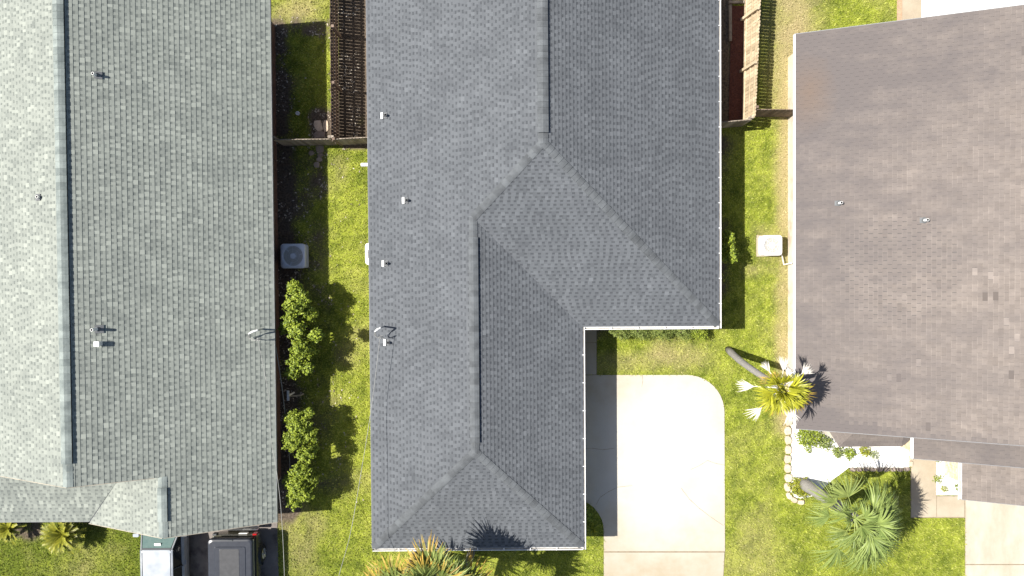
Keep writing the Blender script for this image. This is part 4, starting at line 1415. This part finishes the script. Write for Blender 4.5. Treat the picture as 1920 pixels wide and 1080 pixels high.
shrub('side_shrub', W(1362, 468), [cl(1369, 452, 1.25, 0.2, 0.45, 0.4), cl(1372, 478, 1.2, 0.24, 0.5, 0.42), cl(1358, 470, 0.8, 0.4, 0.6, 0.6), cl(1364, 440, 1.0, 0.25, 0.5)], 1700, 0.09, M['leaf'],
      'small green shrub half in the shade beside the long white gutter', stems=4)
for px, w in ((1160, 0.5), (1198, 0.55), (1238, 0.5), (1278, 0.5), (1308, 0.35)):
    shrub('hedge_bush', W(px, 616), [cl(px, 621, 0.65, w, 0.42, 0.36), cl(px + 10, 626, 0.5, w * 0.7, 0.32, 0.35)], 1200, 0.06, M['leaf_pale'] if px < 1300 else M['leaf'],
          {1160: 'pale hedge bush at the left end of the row under the wing gutter', 1198: 'pale hedge bush second from the left under the wing gutter', 1238: 'pale hedge bush in the middle of the row under the wing gutter',
           1278: 'pale hedge bush second from the right under the wing gutter', 1308: 'small dark hedge bush at the right end under the wing gutter'}[px], 'bush', 2, 'hedge bushes under the wing gutter')
for px, py, z, r, n, m, lab in ((1517, 820, 0.7, 0.62, 1500, 'leaf', 'dense green bush by the corner of the brown roof'), (1547, 830, 0.5, 0.4, 500, 'leaf_pale', 'straggly pale bush between the green bush and the bay roof'),
                                (1517, 845, 0.18, 0.16, 90, 'leaf', 'tiny green plant alone in the white gravel'), (1571, 848, 0.3, 0.3, 260, 'leaf_pale', 'pale plant just below the left corner of the bay roof'),
                                (1594, 850, 0.3, 0.3, 300, 'leaf', 'green plant under the middle of the bay roof edge'), (1622, 846, 0.35, 0.28, 260, 'leaf_yellow', 'yellow green plant under the bay roof edge, right of the green one'),
                                (1640, 853, 0.35, 0.25, 200, 'leaf_pale', 'pale plant next to the clean white gravel under the bay roof'), (1498, 914, 0.35, 0.5, 900, 'leaf_yellow', 'bright yellow green plant at the curved edging stones'),
                                (1509, 922, 0.3, 0.3, 350, 'leaf_yellow', 'low yellow green plant at the foot of the thick leaning trunk'),
                                (1759, 898, 0.3, 0.24, 220, 'leaf', 'round green plant on the walk side of the small gravel bed'), (1771, 917, 0.22, 0.2, 150, 'leaf_yellow', 'yellow green plant low in the small gravel bed'),
                                (1796, 914, 0.22, 0.17, 120, 'leaf', 'dark little plant below the brick garage wall'), (1760, 862, 0.25, 0.2, 120, 'leaf_pale', 'pale plant at the upper corner of the small gravel bed'),
                                (1098, 965, 0.3, 0.35, 400, 'leaf', 'low dark plant in the shaded curved bed beside the driveway')):
    shrub('bed_plant', W(px, py), [cl(px, py, z * 0.6, r, z * 0.6)], n, 0.075 if r > 0.25 else 0.05, M[m], lab, 'plant', 0, 'plants in the beds', surf=0.6)


def strip(mb, pts, side, w, tone, mi=0, tip=0.0):
    """tapered leaf blade along pts"""
    n = len(pts)
    for i in range(n - 1):
        wa = w * [0.45, 0.95, 1.0, 0.7, 0.06][int(round(i * 4 / (n - 1)))]
        wb = w * [0.45, 0.95, 1.0, 0.7, 0.06][int(round((i + 1) * 4 / (n - 1)))]
        mb.poly([pts[i] - side * wa, pts[i] + side * wa, pts[i + 1] + side * wb, pts[i + 1] - side * wb], tone + tip * (i / (n - 1) - 0.45), mi)


def fan_frond(C, az, el, pet, blade, m, root, nl=26, droop=0.25, width=0.028, spread=105, tone=(0.2, 1.0), seed=0, pdroop=0.10, name='frond', ptone=0.9, tip=0.0):
    rd_ = random.Random(seed)
    mb = MB()
    d0 = Vector((math.cos(az) * math.cos(el), math.sin(az) * math.cos(el), math.sin(el)))
    P = [C + d0 * (pet * t) - Vector((0, 0, pdroop * (pet * t) ** 2)) for t in (0, 0.33, 0.66, 1.0)]
    mb.tube(P, [0.028, 0.02, 0.016, 0.014], 5, tone=ptone)
    hub = P[-1]
    d = (P[-1] - P[-2]).normalized()
    side = d.cross(Vector((0, 0, 1))).normalized()
    up = side.cross(d)
    roll = rd_.uniform(-0.5, 0.5)
    side = (side * math.cos(roll) + up * math.sin(roll)).normalized()
    up = side.cross(d)
    for k in range(nl):
        a = R(-spread + 2 * spread * (k + rd_.uniform(-.2, .2)) / (nl - 1))
        l = (d * math.cos(a) + side * math.sin(a) + up * (0.18 + rd_.uniform(-0.06, 0.06))).normalized()
        L = blade * (0.62 + 0.38 * math.cos(a * 0.75)) * rd_.uniform(0.88, 1.06)
        pts = []
        sway = Vector((rd_.gauss(0, 0.05), rd_.gauss(0, 0.05), rd_.gauss(0, 0.05))) * L
        for t in (0.0, 0.25, 0.5, 0.75, 1.0):
            pts.append(hub + l * (L * t) + (sway * t * t) - Vector((0, 0, droop * L * L * t ** 2.6)) + side * rd_.uniform(-.01, .01))
        sv = l.cross(up).normalized()
        tw = rd_.uniform(-0.6, 0.6)
        sv = (sv * math.cos(tw) + up * math.sin(tw)).normalized()
        strip(mb, pts, sv, width * rd_.uniform(0.8, 1.15), rd_.uniform(*tone), tip=tip)
    return mb.build(name, m, root)


def palm(name, base, crown, label, fronds, trunk_r, m_default, group=None, bend=0.0, seed=1, style=None):
    b, c = Vector((*base, 0)), Vector(crown)
    root = thing(name, b[:], label, 'palm tree', group)
    t = MB()
    pts, rads = [], []
    for k in range(9):
        f = k / 8
        p = b.lerp(c, f)
        off = math.sin(f * math.pi) * bend
        pts.append(p + Vector((off, -off * 0.3, 0)))
        rads.append(trunk_r * (1.25 - 0.3 * f) * (1.06 if k % 2 else 1.0))
    t.tube(pts, rads, 12)
    t.build('trunk', M['bark'], root, smooth=True)
    for i, (az, el, pet, bl, mk, dr) in enumerate(fronds):
        kw = dict(nl=26)
        kw.update(style or {})
        if mk == 'frond_dead':
            kw.update(nl=16, spread=32, width=0.016)
        if mk == 'frond_gold':
            kw.update(tip=1.1, tone=(0.1, 0.55))
        fan_frond(c, R(az), R(el), pet, bl, M[mk or m_default], root, droop=dr, seed=seed * 100 + i, **kw)
    return root


def frond_set(n, el_rng, pet, bl, mk, dr, a0=0, a1=360, seed=0):
    r_ = random.Random(seed)
    return [(a0 + (a1 - a0) * (i + r_.uniform(-.3, .3)) / n, r_.uniform(*el_rng), pet * r_.uniform(.85, 1.15), bl * r_.uniform(.85, 1.1), mk, dr * r_.uniform(.8, 1.2)) for i in range(n)]


# slender palm leaning over the lawn towards the brown roof
cz = 4.5
cc = W3(1464, 727, cz)
palm('palm_tree', W(1365, 655), cc, 'slender leaning palm with a lime and gold crown and bleached white dead fronds',
     frond_set(6, (35, 75), 0.3, 0.75, 'frond_lime', 0.3, seed=4) + frond_set(7, (5, 35), 0.45, 0.72, 'frond_lime', 0.35, -160, 30, seed=5) + frond_set(2, (15, 40), 0.3, 0.6, 'frond_lime', 0.4, 60, 190, seed=6) +
     [(-18, 2, 0.65, 0.8, 'frond_gold', 0.4), (-38, -2, 0.6, 0.75, 'frond_gold', 0.4), (140, 20, 0.4, 0.6, 'frond_gold', 0.5), (-105, -12, 0.5, 0.65, 'frond_gold', 0.5),
      (78, -8, 0.65, 0.5, 'frond_dead', 0.8), (32, 0, 0.95, 0.5, 'frond_dead', 0.6), (122, -10, 0.7, 0.4, 'frond_dead', 0.9), (178, -5, 0.95, 0.6, 'frond_dead', 0.6),
      (230, -8, 1.0, 0.65, 'frond_dead', 0.6), (-66, -5, 0.95, 0.7, 'frond_dead', 0.6), (60, -5, 0.5, 0.4, 'frond_dead', 0.8)],
     0.115, 'frond_lime', bend=-0.25, seed=2, style=dict(nl=17, spread=62, width=0.03))
# big palm with drooping sage fronds
cz = 3.9
cc = W3(1603, 972, cz)
palm('palm_tree', W(1503, 905), cc, 'broad sage green palm with long drooping fronds by the white gravel bed',
     [(112, 22, 1.05, 1.1, 'frond', 0.22), (140, 12, 1.0, 1.15, 'frond', 0.22), (176, 2, 0.95, 0.9, 'frond_sage', 0.4), (95, 35, 0.45, 0.8, 'frond_sage', 0.5), (165, 40, 0.35, 0.7, 'frond_sage', 0.6)] +
     frond_set(6, (15, 50), 0.75, 1.3, 'frond_sage', 0.4, -55, 55, seed=11) + frond_set(8, (-20, 25), 1.0, 1.45, 'frond_sage', 0.55, -75, 40, seed=12) + frond_set(3, (40, 70), 0.4, 1.05, 'frond_sage', 0.5, -60, 70, seed=13) +
     [(158, 10, 0.35, 0.9, 'frond_sage', 0.5), (-112, -5, 1.35, 1.2, 'frond_sage', 0.35), (-100, 20, 0.6, 1.1, 'frond_sage', 0.5), (-130, 15, 0.6, 0.9, 'frond', 0.5),
      (-66, 0, 1.25, 1.5, 'frond_sage', 0.35), (-82, 10, 0.8, 1.2, 'frond', 0.4), (-40, 5, 1.2, 1.4, 'frond_sage', 0.4)],
     0.2, 'frond_sage', bend=0.1, seed=3, style=dict(nl=30, spread=68, width=0.021))
# clustered palm at the front of the middle house: three heads
cr0 = W3(800, 1095, 4.6)
pg = 'palms clustered before the slate house'
for px, py, z, lab, azs, s in ((742, 1112, 4.3, 'left head of the clustered palms below the slate roof, with gold outer fronds', [(150, 'frond_gold'), (120, 'frond'), (95, 'frond_gold'), (75, 'frond'), (45, 'frond'), (20, 'frond'), (175, 'frond'), (-20, 'frond'), (110, 'frond')], 41),
                               (806, 1094, 5.0, 'middle head of the clustered palms, its gold fronds reaching over the white front gutter', [(112, 'frond_gold'), (92, 'frond_gold'), (135, 'frond'), (70, 'frond'), (52, 'frond'), (150, 'frond'), (28, 'frond_gold'), (100, 'frond'), (170, 'frond'), (10, 'frond'), (-40, 'frond'), (-90, 'frond')], 42),
                               (858, 1114, 4.4, 'right head of the clustered palms, gold on the driveway side', [(85, 'frond'), (110, 'frond'), (60, 'frond'), (40, 'frond_gold'), (20, 'frond'), (140, 'frond'), (0, 'frond'), (-30, 'frond'), (165, 'frond')], 43)):
    c = W3(px, py, z)
    rd2 = random.Random(s)
    palm('palm_tree', (c.x + 0.3, c.y + 0.1), c, lab, [(a, rd2.uniform(5, 30) if mk == 'frond_gold' else rd2.uniform(15, 60), rd2.uniform(.5, .75), rd2.uniform(1.05, 1.3), mk, 0.22) for a, mk in azs], 0.13, 'frond', pg, 0.05, s, style=dict(nl=25, spread=80, width=0.034))


def cycad(px, py, z, rad, n, label, seed, group):
    c = W3(px, py, z)
    root = thing('sago_palm', (c.x, c.y, 0), label, 'sago palm', group)
    t = MB()
    t.tube([(c.x, c.y, 0), (c.x, c.y, z)], [0.16, 0.12], 10)
    t.build('trunk', M['bark'], root)
    r_ = random.Random(seed)
    for i in range(n):
        az = 2 * math.pi * i * 0.381966 + r_.uniform(-.1, .1)
        el = R(62 - 55 * (i / n) + r_.uniform(-8, 8))
        L = rad * r_.uniform(0.85, 1.1)
        d = Vector((math.cos(az) * math.cos(el), math.sin(az) * math.cos(el), math.sin(el)))
        mb = MB()
        pts = [c + d * (L * k / 6) - Vector((0, 0, 0.34 * (L * k / 6) ** 2 / max(rad, .5))) for k in range(7)]
        mb.tube(pts, [0.016, .014, .012, .01, .008, .006, .004], 4, tone=0.8)
        side = d.cross(Vector((0, 0, 1))).normalized()
        for k in range(1, 6):
            for q in (0, 0.5):
                pk = pts[k].lerp(pts[k + 1], q)
                dd = (pts[k + 1] - pts[k]).normalized()
                ll = rad * 0.2 * (1.0 - 0.1 * k)
                for sg in (-1, 1):
                    tip = pk + (side * sg * 0.75 + dd * 0.75 + Vector((0, 0, 0.25))) * ll
                    w = dd * 0.034
                    mb.poly([pk - w, pk + w, tip + w * 0.5, tip - w * 0.5], r_.uniform(0.2, 1.0))
        mb.build('frond', M['frond_sago'], root)
    return root


cycad(118, 1003, 0.75, 0.98, 46, 'full round sago palm with yellow green fronds below the porch roof', 5, 'sago palms below the porch roof')
cycad(16, 990, 0.6, 0.75, 26, 'smaller sago palm at the left end of the porch roof', 6, 'sago palms below the porch roof')
gc = W3(1112, 994, 0.15)
root = thing('grass_clump', (gc.x, gc.y, 0), 'spiky green plant at the sunlit end of the curved bed beside the driveway', 'plant')
mb = MB()
for i in range(60):
    az, el, L = random.uniform(0, 6.28), R(random.uniform(15, 75)), random.uniform(0.3, 0.5)
    d = Vector((math.cos(az) * math.cos(el), math.sin(az) * math.cos(el), math.sin(el)))
    b = Vector((gc.x, gc.y, 0.02))
    strip(mb, [b + d * (L * k / 4) - Vector((0, 0, 0.5 * (L * k / 4) ** 2)) for k in range(5)], d.cross(Vector((0, 0, 1))).normalized(), 0.014, random.random())
mb.build('blade', M['leaf_yellow'], root)

# ------------------------------------------------------------------ vehicles
def wheel(root, x, y, r, w):
    mb = MB()
    n = 20

    def cyl(x0, rad):
        return [(x0, y + rad * math.cos(2 * math.pi * k / n), r + rad * math.sin(2 * math.pi * k / n)) for k in range(n)]
    mb.rings([cyl(x - w / 2, r * 0.9), cyl(x - w / 2 + 0.03, r), cyl(x + w / 2 - 0.03, r), cyl(x + w / 2, r * 0.9)])
    wh = mb.build('wheel', M['rubber'], root)
    rm_ = MB()
    s = 1 if x > root.location.x else -1
    xo = x + s * (w / 2 + 0.004)
    rm_.rings([cyl(xo, r * 0.62), cyl(xo + s * 0.012, r * 0.58), cyl(xo - s * 0.03, r * 0.5), cyl(xo + s * 0.01, r * 0.14)], cap0=False)
    for k in range(5):
        a = 2 * math.pi * k / 5
        rm_.tube([(xo + s * 0.01, y + r * 0.1 * math.cos(a), r + r * 0.1 * math.sin(a)), (xo + s * 0.015, y + r * 0.58 * math.cos(a), r + r * 0.58 * math.sin(a))], 0.03, 5)
    rm_.build('rim', M['alloy'], wh)


# silver car, nose towards the house
sx0, sx1 = W(264, 1050, 1.42)[0], W(323, 1050, 1.42)[0]
sxc = (sx0 + sx1) / 2
syw = W(300, 1031, 1.42)[1]          # top of the windscreen
root = thing('parked_car', (sxc, syw - 1.2, 0), 'pale silver car parked with its nose under the gable, windscreen half covered', 'car')
bwid = 0.93
yf, yr = syw + 2.0, syw - 2.9
bd = MB()
bd.rings([rrect(sxc - bwid * a, sxc + bwid * a, yr + b, yf - b * 1.2, 0.28, z) for z, a, b in ((0.22, 0.9, 0.1), (0.35, 0.97, 0.02), (0.62, 1.0, 0.0), (0.84, 0.97, 0.05), (0.92, 0.9, 0.12))])
body = bd.build('body', M['car_silver'], root, smooth=False)
hd = MB()
hd.rings([[(sxc - 0.78, yf - 0.2, 0.925), (sxc + 0.78, yf - 0.2, 0.925), (sxc + 0.76, syw + 0.72, 0.98), (sxc - 0.76, syw + 0.72, 0.98)]][0:1] * 1 + [[(sxc - 0.7, yf - 0.25, 0.96), (sxc + 0.7, yf - 0.25, 0.96), (sxc + 0.7, syw + 0.74, 1.0), (sxc - 0.7, syw + 0.74, 1.0)]])
hd.build('hood', M['car_silver'], root)
hw = (sx1 - sx0) / 2
gh = MB()
gh.rings([[(sxc - 0.86, yr + 0.25, 0.92), (sxc + 0.86, yr + 0.25, 0.92), (sxc + 0.80, syw + 0.72, 0.95), (sxc - 0.80, syw + 0.72, 0.95)],
          [(sxc - hw, yr + 0.75, 1.40), (sxc + hw, yr + 0.75, 1.40), (sxc + hw * 0.96, syw + 0.02, 1.40), (sxc - hw * 0.96, syw + 0.02, 1.40)]])
gh.build('side_window', M['glass_dark'], root)
ws = MB()
ws.faces([(sxc - 0.74, syw + 0.71, 0.97), (sxc + 0.74, syw + 0.71, 0.97), (sxc + hw * 0.9, syw + 0.05, 1.404), (sxc - hw * 0.9, syw + 0.05, 1.404)] +
         [(sxc - 0.74, syw + 0.73, 0.975), (sxc + 0.74, syw + 0.73, 0.975), (sxc + hw * 0.9, syw + 0.065, 1.409), (sxc - hw * 0.9, syw + 0.065, 1.409)], [(4, 5, 6, 7), (0, 1, 5, 4), (1, 2, 6, 5), (2, 3, 7, 6), (3, 0, 4, 7)])
wso = ws.build('windscreen', M['glass'], root)
MB().box((sxc + 0.02, syw + 0.2, 1.335), (0.26, 0.1, 0.06)).build('rear_view_mirror', M['plate_white'], wso)
for s_ in (-1, 1):
    bpl = MB()
    for t in (0.36, 0.72):
        yy = syw - 0.1 - t * 2.0
        bpl.tube([(sxc + s_ * 0.872, yy, 0.92), (sxc + s_ * (hw + 0.012), yy, 1.40)], 0.03, 4)
    bpl.build('door_pillar', M['car_grey'], root)
    dh = MB()
    for yy in (syw - 0.75, syw - 1.6):
        dh.box((sxc + s_ * 0.935, yy, 0.78), (0.03, 0.2, 0.03))
    dh.build('door_handle', M['car_silver'], root)
    rl_ = MB()
    rl_.tube([(sxc + s_ * hw * 0.9, syw - 0.12, 1.448), (sxc + s_ * hw * 0.9, yr + 0.85, 1.448)], 0.014, 5)
    rl_.build('roof_seam', M['car_grey'], root)
rf = MB()
rf.rings([rrect(sxc - hw, sxc + hw, yr + 0.7, syw + 0.03, 0.12, 1.405), rrect(sxc - hw, sxc + hw, yr + 0.7, syw + 0.02, 0.12, 1.425), rrect(sxc - hw * 0.96, sxc + hw * 0.96, yr + 0.75, syw - 0.02, 0.12, 1.445)])
rfo = rf.build('roof_panel', M['car_silver'], root)
MB().box((sxc, syw + 0.005, 1.432), (hw * 1.86, 0.14, 0.012)).build('roof_header', M['car_grey'], rfo)
for s in (-1, 1):
    pl = MB()
    pl.tube([(sxc + s * 0.79, syw + 0.72, 0.95), (sxc + s * hw * 0.97, syw + 0.0, 1.41)], 0.035, 6)
    pl.tube([(sxc + s * hw, syw, 1.41), (sxc + s * hw, yr + 0.75, 1.41)], 0.03, 6)
    pl.build('pillar', M['car_silver'], root)
    mr_ = MB()
    mr_.rings([rrect(sxc + s * 1.0 - 0.12, sxc + s * 1.0 + 0.12, syw + 0.42, syw + 0.56, 0.05, z) for z in (0.95, 1.08)])
    mo = mr_.build('wing_mirror', M['car_grey'] if s > 0 else M['car_silver'], root)
    for y in (yf - 0.85, yr + 0.85):
        wheel(root, sxc + s * 0.84, y, 0.33, 0.2)
    hl_ = MB().box((sxc + s * 0.62, yf - 0.1, 0.7), (0.4, 0.2, 0.14)).build('headlight', M['plate_white'], root)

# dark boxy off-road car, tail towards the house
HJ = 1.5
jx0, jx1 = W(389, 1060, HJ)[0], W(474, 1060, HJ)[0]
jyr = W(430, 1013, HJ)[1]
jc = (jx0 + jx1) / 2
jw = (jx1 - jx0) / 2
root = thing('parked_jeep', (jc, jyr - 1.8, 0), 'boxy off-road car with a black hardtop and olive sides, tail under the green roof edge', 'car')
yb = jyr - 4.0
bd = MB()
bd.rings([rrect(jc - jw * a, jc + jw * a, yb, jyr + 0.02, 0.08, z) for z, a in ((0.4, 0.93), (0.5, 1.0), (0.85, 1.02), (0.98, 0.99))])
bd.build('body', M['car_olive'], root)
gh = MB()
gh.rings([rrect(jc - jw * a, jc + jw * a, yb + 1.2 + b, jyr - b * 0.3, 0.08, z) for z, a, b in ((0.98, 0.97, 0.0), (HJ - 0.1, 0.93, 0.15))])
gh.build('side_window', M['glass_dark'], root)
tp = MB()
tp.rings([rrect(jc - jw * a, jc + jw * a, yb + 1.3, jyr - b, 0.16, z) for z, a, b in ((HJ - 0.14, 1.0, -0.05), (HJ - 0.06, 0.995, -0.04), (HJ - 0.02, 0.965, -0.01), (HJ, 0.91, 0.05))])
top = tp.build('hardtop', M['car_black'], root)
pn = MB()
pn.rings([rrect(jc - jw * 0.7, jc + jw * 0.7, yb + 1.5, jyr - 0.26, 0.06, HJ - 0.002), rrect(jc - jw * 0.67, jc + jw * 0.67, yb + 1.53, jyr - 0.29, 0.06, HJ + 0.018)])
pn.build('roof_rib', M['car_black'], top)
pc = MB()
pc.rings([rrect(jc - jw * 0.47, jc + jw * 0.42, yb + 1.6, jyr - 0.36, 0.04, HJ + 0.016), rrect(jc - jw * 0.45, jc + jw * 0.40, yb + 1.63, jyr - 0.39, 0.04, HJ + 0.028)])
pc.build('centre_panel', M['car_black2'], top)
MB().box((jc + 0.02, jyr - 0.01, HJ - 0.015), (0.18, 0.05, 0.06)).build('brake_light', M['car_grey'], top)
st = MB()
st.tube([(jx1 - 0.005, jyr - 0.02, HJ - 0.13), (jx1 + 0.0, yb + 1.3, HJ - 0.13)], 0.022, 6)
st.build('drip_rail', mat('pale_olive_rail', (0.42, 0.40, 0.28)), root)
bp_ = MB()
bp_.rings([rrect(jc - jw * 0.95, jc + jw * 0.95, jyr + 0.10, jyr + 0.30, 0.07, z) for z in (0.42, 0.56)])
bp_.build('bumper', M['chrome'], root)
MB().box((jc + jw * 0.35, jyr + 0.06, 0.78), (0.36, 0.03, 0.18)).build('licence_plate', M['plate_white'], root)
hb = MB()
hb.tube([(jc - 0.05, jyr + 0.34, 0.40), (jc - 0.05, jyr + 0.36, 0.5)], [0.03, 0.05], 8)
hb.build('tow_ball', M['rubber'], root)
for s in (-1, 1):
    MB().box((jc + s * jw * 0.9, jyr + 0.05, 0.82), (0.16, 0.06, 0.26)).build('tail_light', M['red_lamp'] if s > 0 else M['car_grey'], root)
    for y in (jyr - 0.95, yb + 0.75):
        wheel(root, jc + s * (jw * 0.98), y, 0.37, 0.24)
        fl = MB()
        n = 10
        fl.rings([[(jc + s * (jw * 1.0 + o), y + 0.45 * math.cos(math.pi * k / n), 0.42 + 0.42 * math.sin(math.pi * k / n)) for k in range(n + 1)] for o in (-0.02, 0.11)], cap0=False, cap1=False)
        fl.build('wheel_arch', M['car_grey'], root)
hd = MB()
hd.rings([rrect(jc - jw * 0.85, jc + jw * 0.85, yb + 0.05, yb + 1.2, 0.08, z) for z in (0.975, 1.03)])
hd.build('hood', M['car_olive'], root)

# ------------------------------------------------------------------ grass
def turf():
    foot = [[(LW - 5, LY1 - 0.4), (wx, LY1 - 0.4), (wx, -8.8), (LGE + 0.4, -8.8), (LGE + 0.4, LY0 - 0.2), (LW - 5, LY0 - 0.2)],
            [(MX0 + I, MYF + I), (MX2 - I, MYF + I), (MX2 - I, MYW + I), (MX1 - I, MYW + I), (MX1 - I, MYR + 2), (MX0 + I, MYR + 2)],
            [(wrx, RYF + 0.3), (25, RYF + 0.3), (25, RYR - 0.3), (wrx, RYR - 0.3)]]
    n = 420 * 44 * 27
    x = rng.uniform(-22.3, 22.3, n)
    y = rng.uniform(-13.6, 12.2, n)
    ok = np.ones(n, bool)
    for p_ in foot + NO_GRASS:
        ok &= ~inside(x, y, p_)
    x, y = x[ok], y[ok]
    dirt, dry, green = ground_maps(x, y)
    keep = rng.random(len(x)) > dirt * 1.05
    keep &= rng.random(len(x)) > dry * 0.55
    x, y, dry, green = x[keep], y[keep], dry[keep], green[keep]
    n = len(x)
    az = rng.uniform(0, 2 * np.pi, n)
    ln = rng.uniform(0.06, 0.14, n)
    el = rng.uniform(0.35, 1.25, n)
    wd = rng.uniform(0.010, 0.026, n)
    bx_, by_ = -np.sin(az) * wd, np.cos(az) * wd
    v = np.zeros((n, 3, 3), np.float32)
    v[:, 0] = np.stack([x - bx_, y - by_, np.full(n, -0.004)], 1)
    v[:, 1] = np.stack([x + bx_, y + by_, np.full(n, -0.004)], 1)
    v[:, 2] = np.stack([x + np.cos(az) * np.cos(el) * ln, y + np.sin(az) * np.cos(el) * ln, np.sin(el) * ln], 1)
    me = bpy.data.meshes.new('grass')
    me.vertices.add(3 * n)
    me.vertices.foreach_set('co', v.ravel())
    me.loops.add(3 * n)
    me.loops.foreach_set('vertex_index', np.arange(3 * n, dtype=np.int32))
    me.polygons.add(n)
    me.polygons.foreach_set('loop_start', np.arange(0, 3 * n, 3, dtype=np.int32))
    for nm, ar in (('tone', np.clip(green * 0.85 + rng.uniform(-0.25, 0.35, n), 0, 1)), ('stain', np.clip(dry * 1.1 + rng.uniform(-.35, .2, n), 0, 1))):
        a = me.attributes.new(nm, 'FLOAT', 'FACE')
        a.data.foreach_set('value', ar.astype(np.float32))
    me.update(calc_edges=True)
    m = bpy.data.materials.new('grass_blade')
    m.use_nodes = True
    N, L = m.node_tree.nodes, m.node_tree.links
    b = N['Principled BSDF']
    b.inputs['Roughness'].default_value = 0.6
    b.inputs['Specular IOR Level'].default_value = 0.2

    def att(q):
        a_ = N.new('ShaderNodeAttribute')
        a_.attribute_name = q
        return a_.outputs['Fac']

    def mixc(f, a_, c_):
        q = N.new('ShaderNodeMix')
        q.data_type = 'RGBA'
        L.new(f, q.inputs[0])
        for i, vv in ((6, a_), (7, c_)):
            if isinstance(vv, tuple):
                q.inputs[i].default_value = (*vv, 1)
            else:
                L.new(vv, q.inputs[i])
        return q.outputs[2]
    c_ = mixc(att('stain'), mixc(att('tone'), (0.15, 0.195, 0.026), (0.46, 0.485, 0.095)), (0.48, 0.41, 0.21))
    L.new(c_, b.inputs['Base Color'])
    tr = N.new('ShaderNodeBsdfTranslucent')
    L.new(c_, tr.inputs[0])
    ms = N.new('ShaderNodeMixShader')
    ms.inputs[0].default_value = 0.25
    L.new(b.outputs[0], ms.inputs[1])
    L.new(tr.outputs[0], ms.inputs[2])
    L.new(ms.outputs[0], N['Material Output'].inputs[0])
    me.materials.append(m)
    tag(link('grass', me), 'short yellow green lawn grass between the houses', 'grass', kind='stuff')


turf()
n = 6000
lx, ly = rng.uniform(-10.0, -6.4, n), rng.uniform(-10.2, 11.2, n)
dd, _, _ = ground_maps(lx, ly)
ok = (rng.random(n) < dd * 0.9 + 0.06) & (fbm(lx, ly, 0.8, 77) > 0.46)
mb = MB()
for a, b in zip(lx[ok], ly[ok]):
    an, sz = random.uniform(0, 6.28), random.uniform(0.02, 0.06)
    c_, s_ = math.cos(an) * sz, math.sin(an) * sz
    z = 0.012 + random.uniform(0, 0.015)
    mb.poly([(a - c_, b - s_, z), (a + s_ * 0.5, b - c_ * 0.5, z + 0.01), (a + c_, b + s_, z + 0.004), (a - s_ * 0.5, b + c_ * 0.5, z + 0.008)], random.random())
M['litter'] = mat('dry_leaf_litter', (0.14, 0.11, 0.08), (0.55, 0.49, 0.40), tone=True)
tag(mb.build('leaf_litter', M['litter']), 'dry fallen leaves on the bare soil of the side yard', 'leaf litter', kind='stuff')
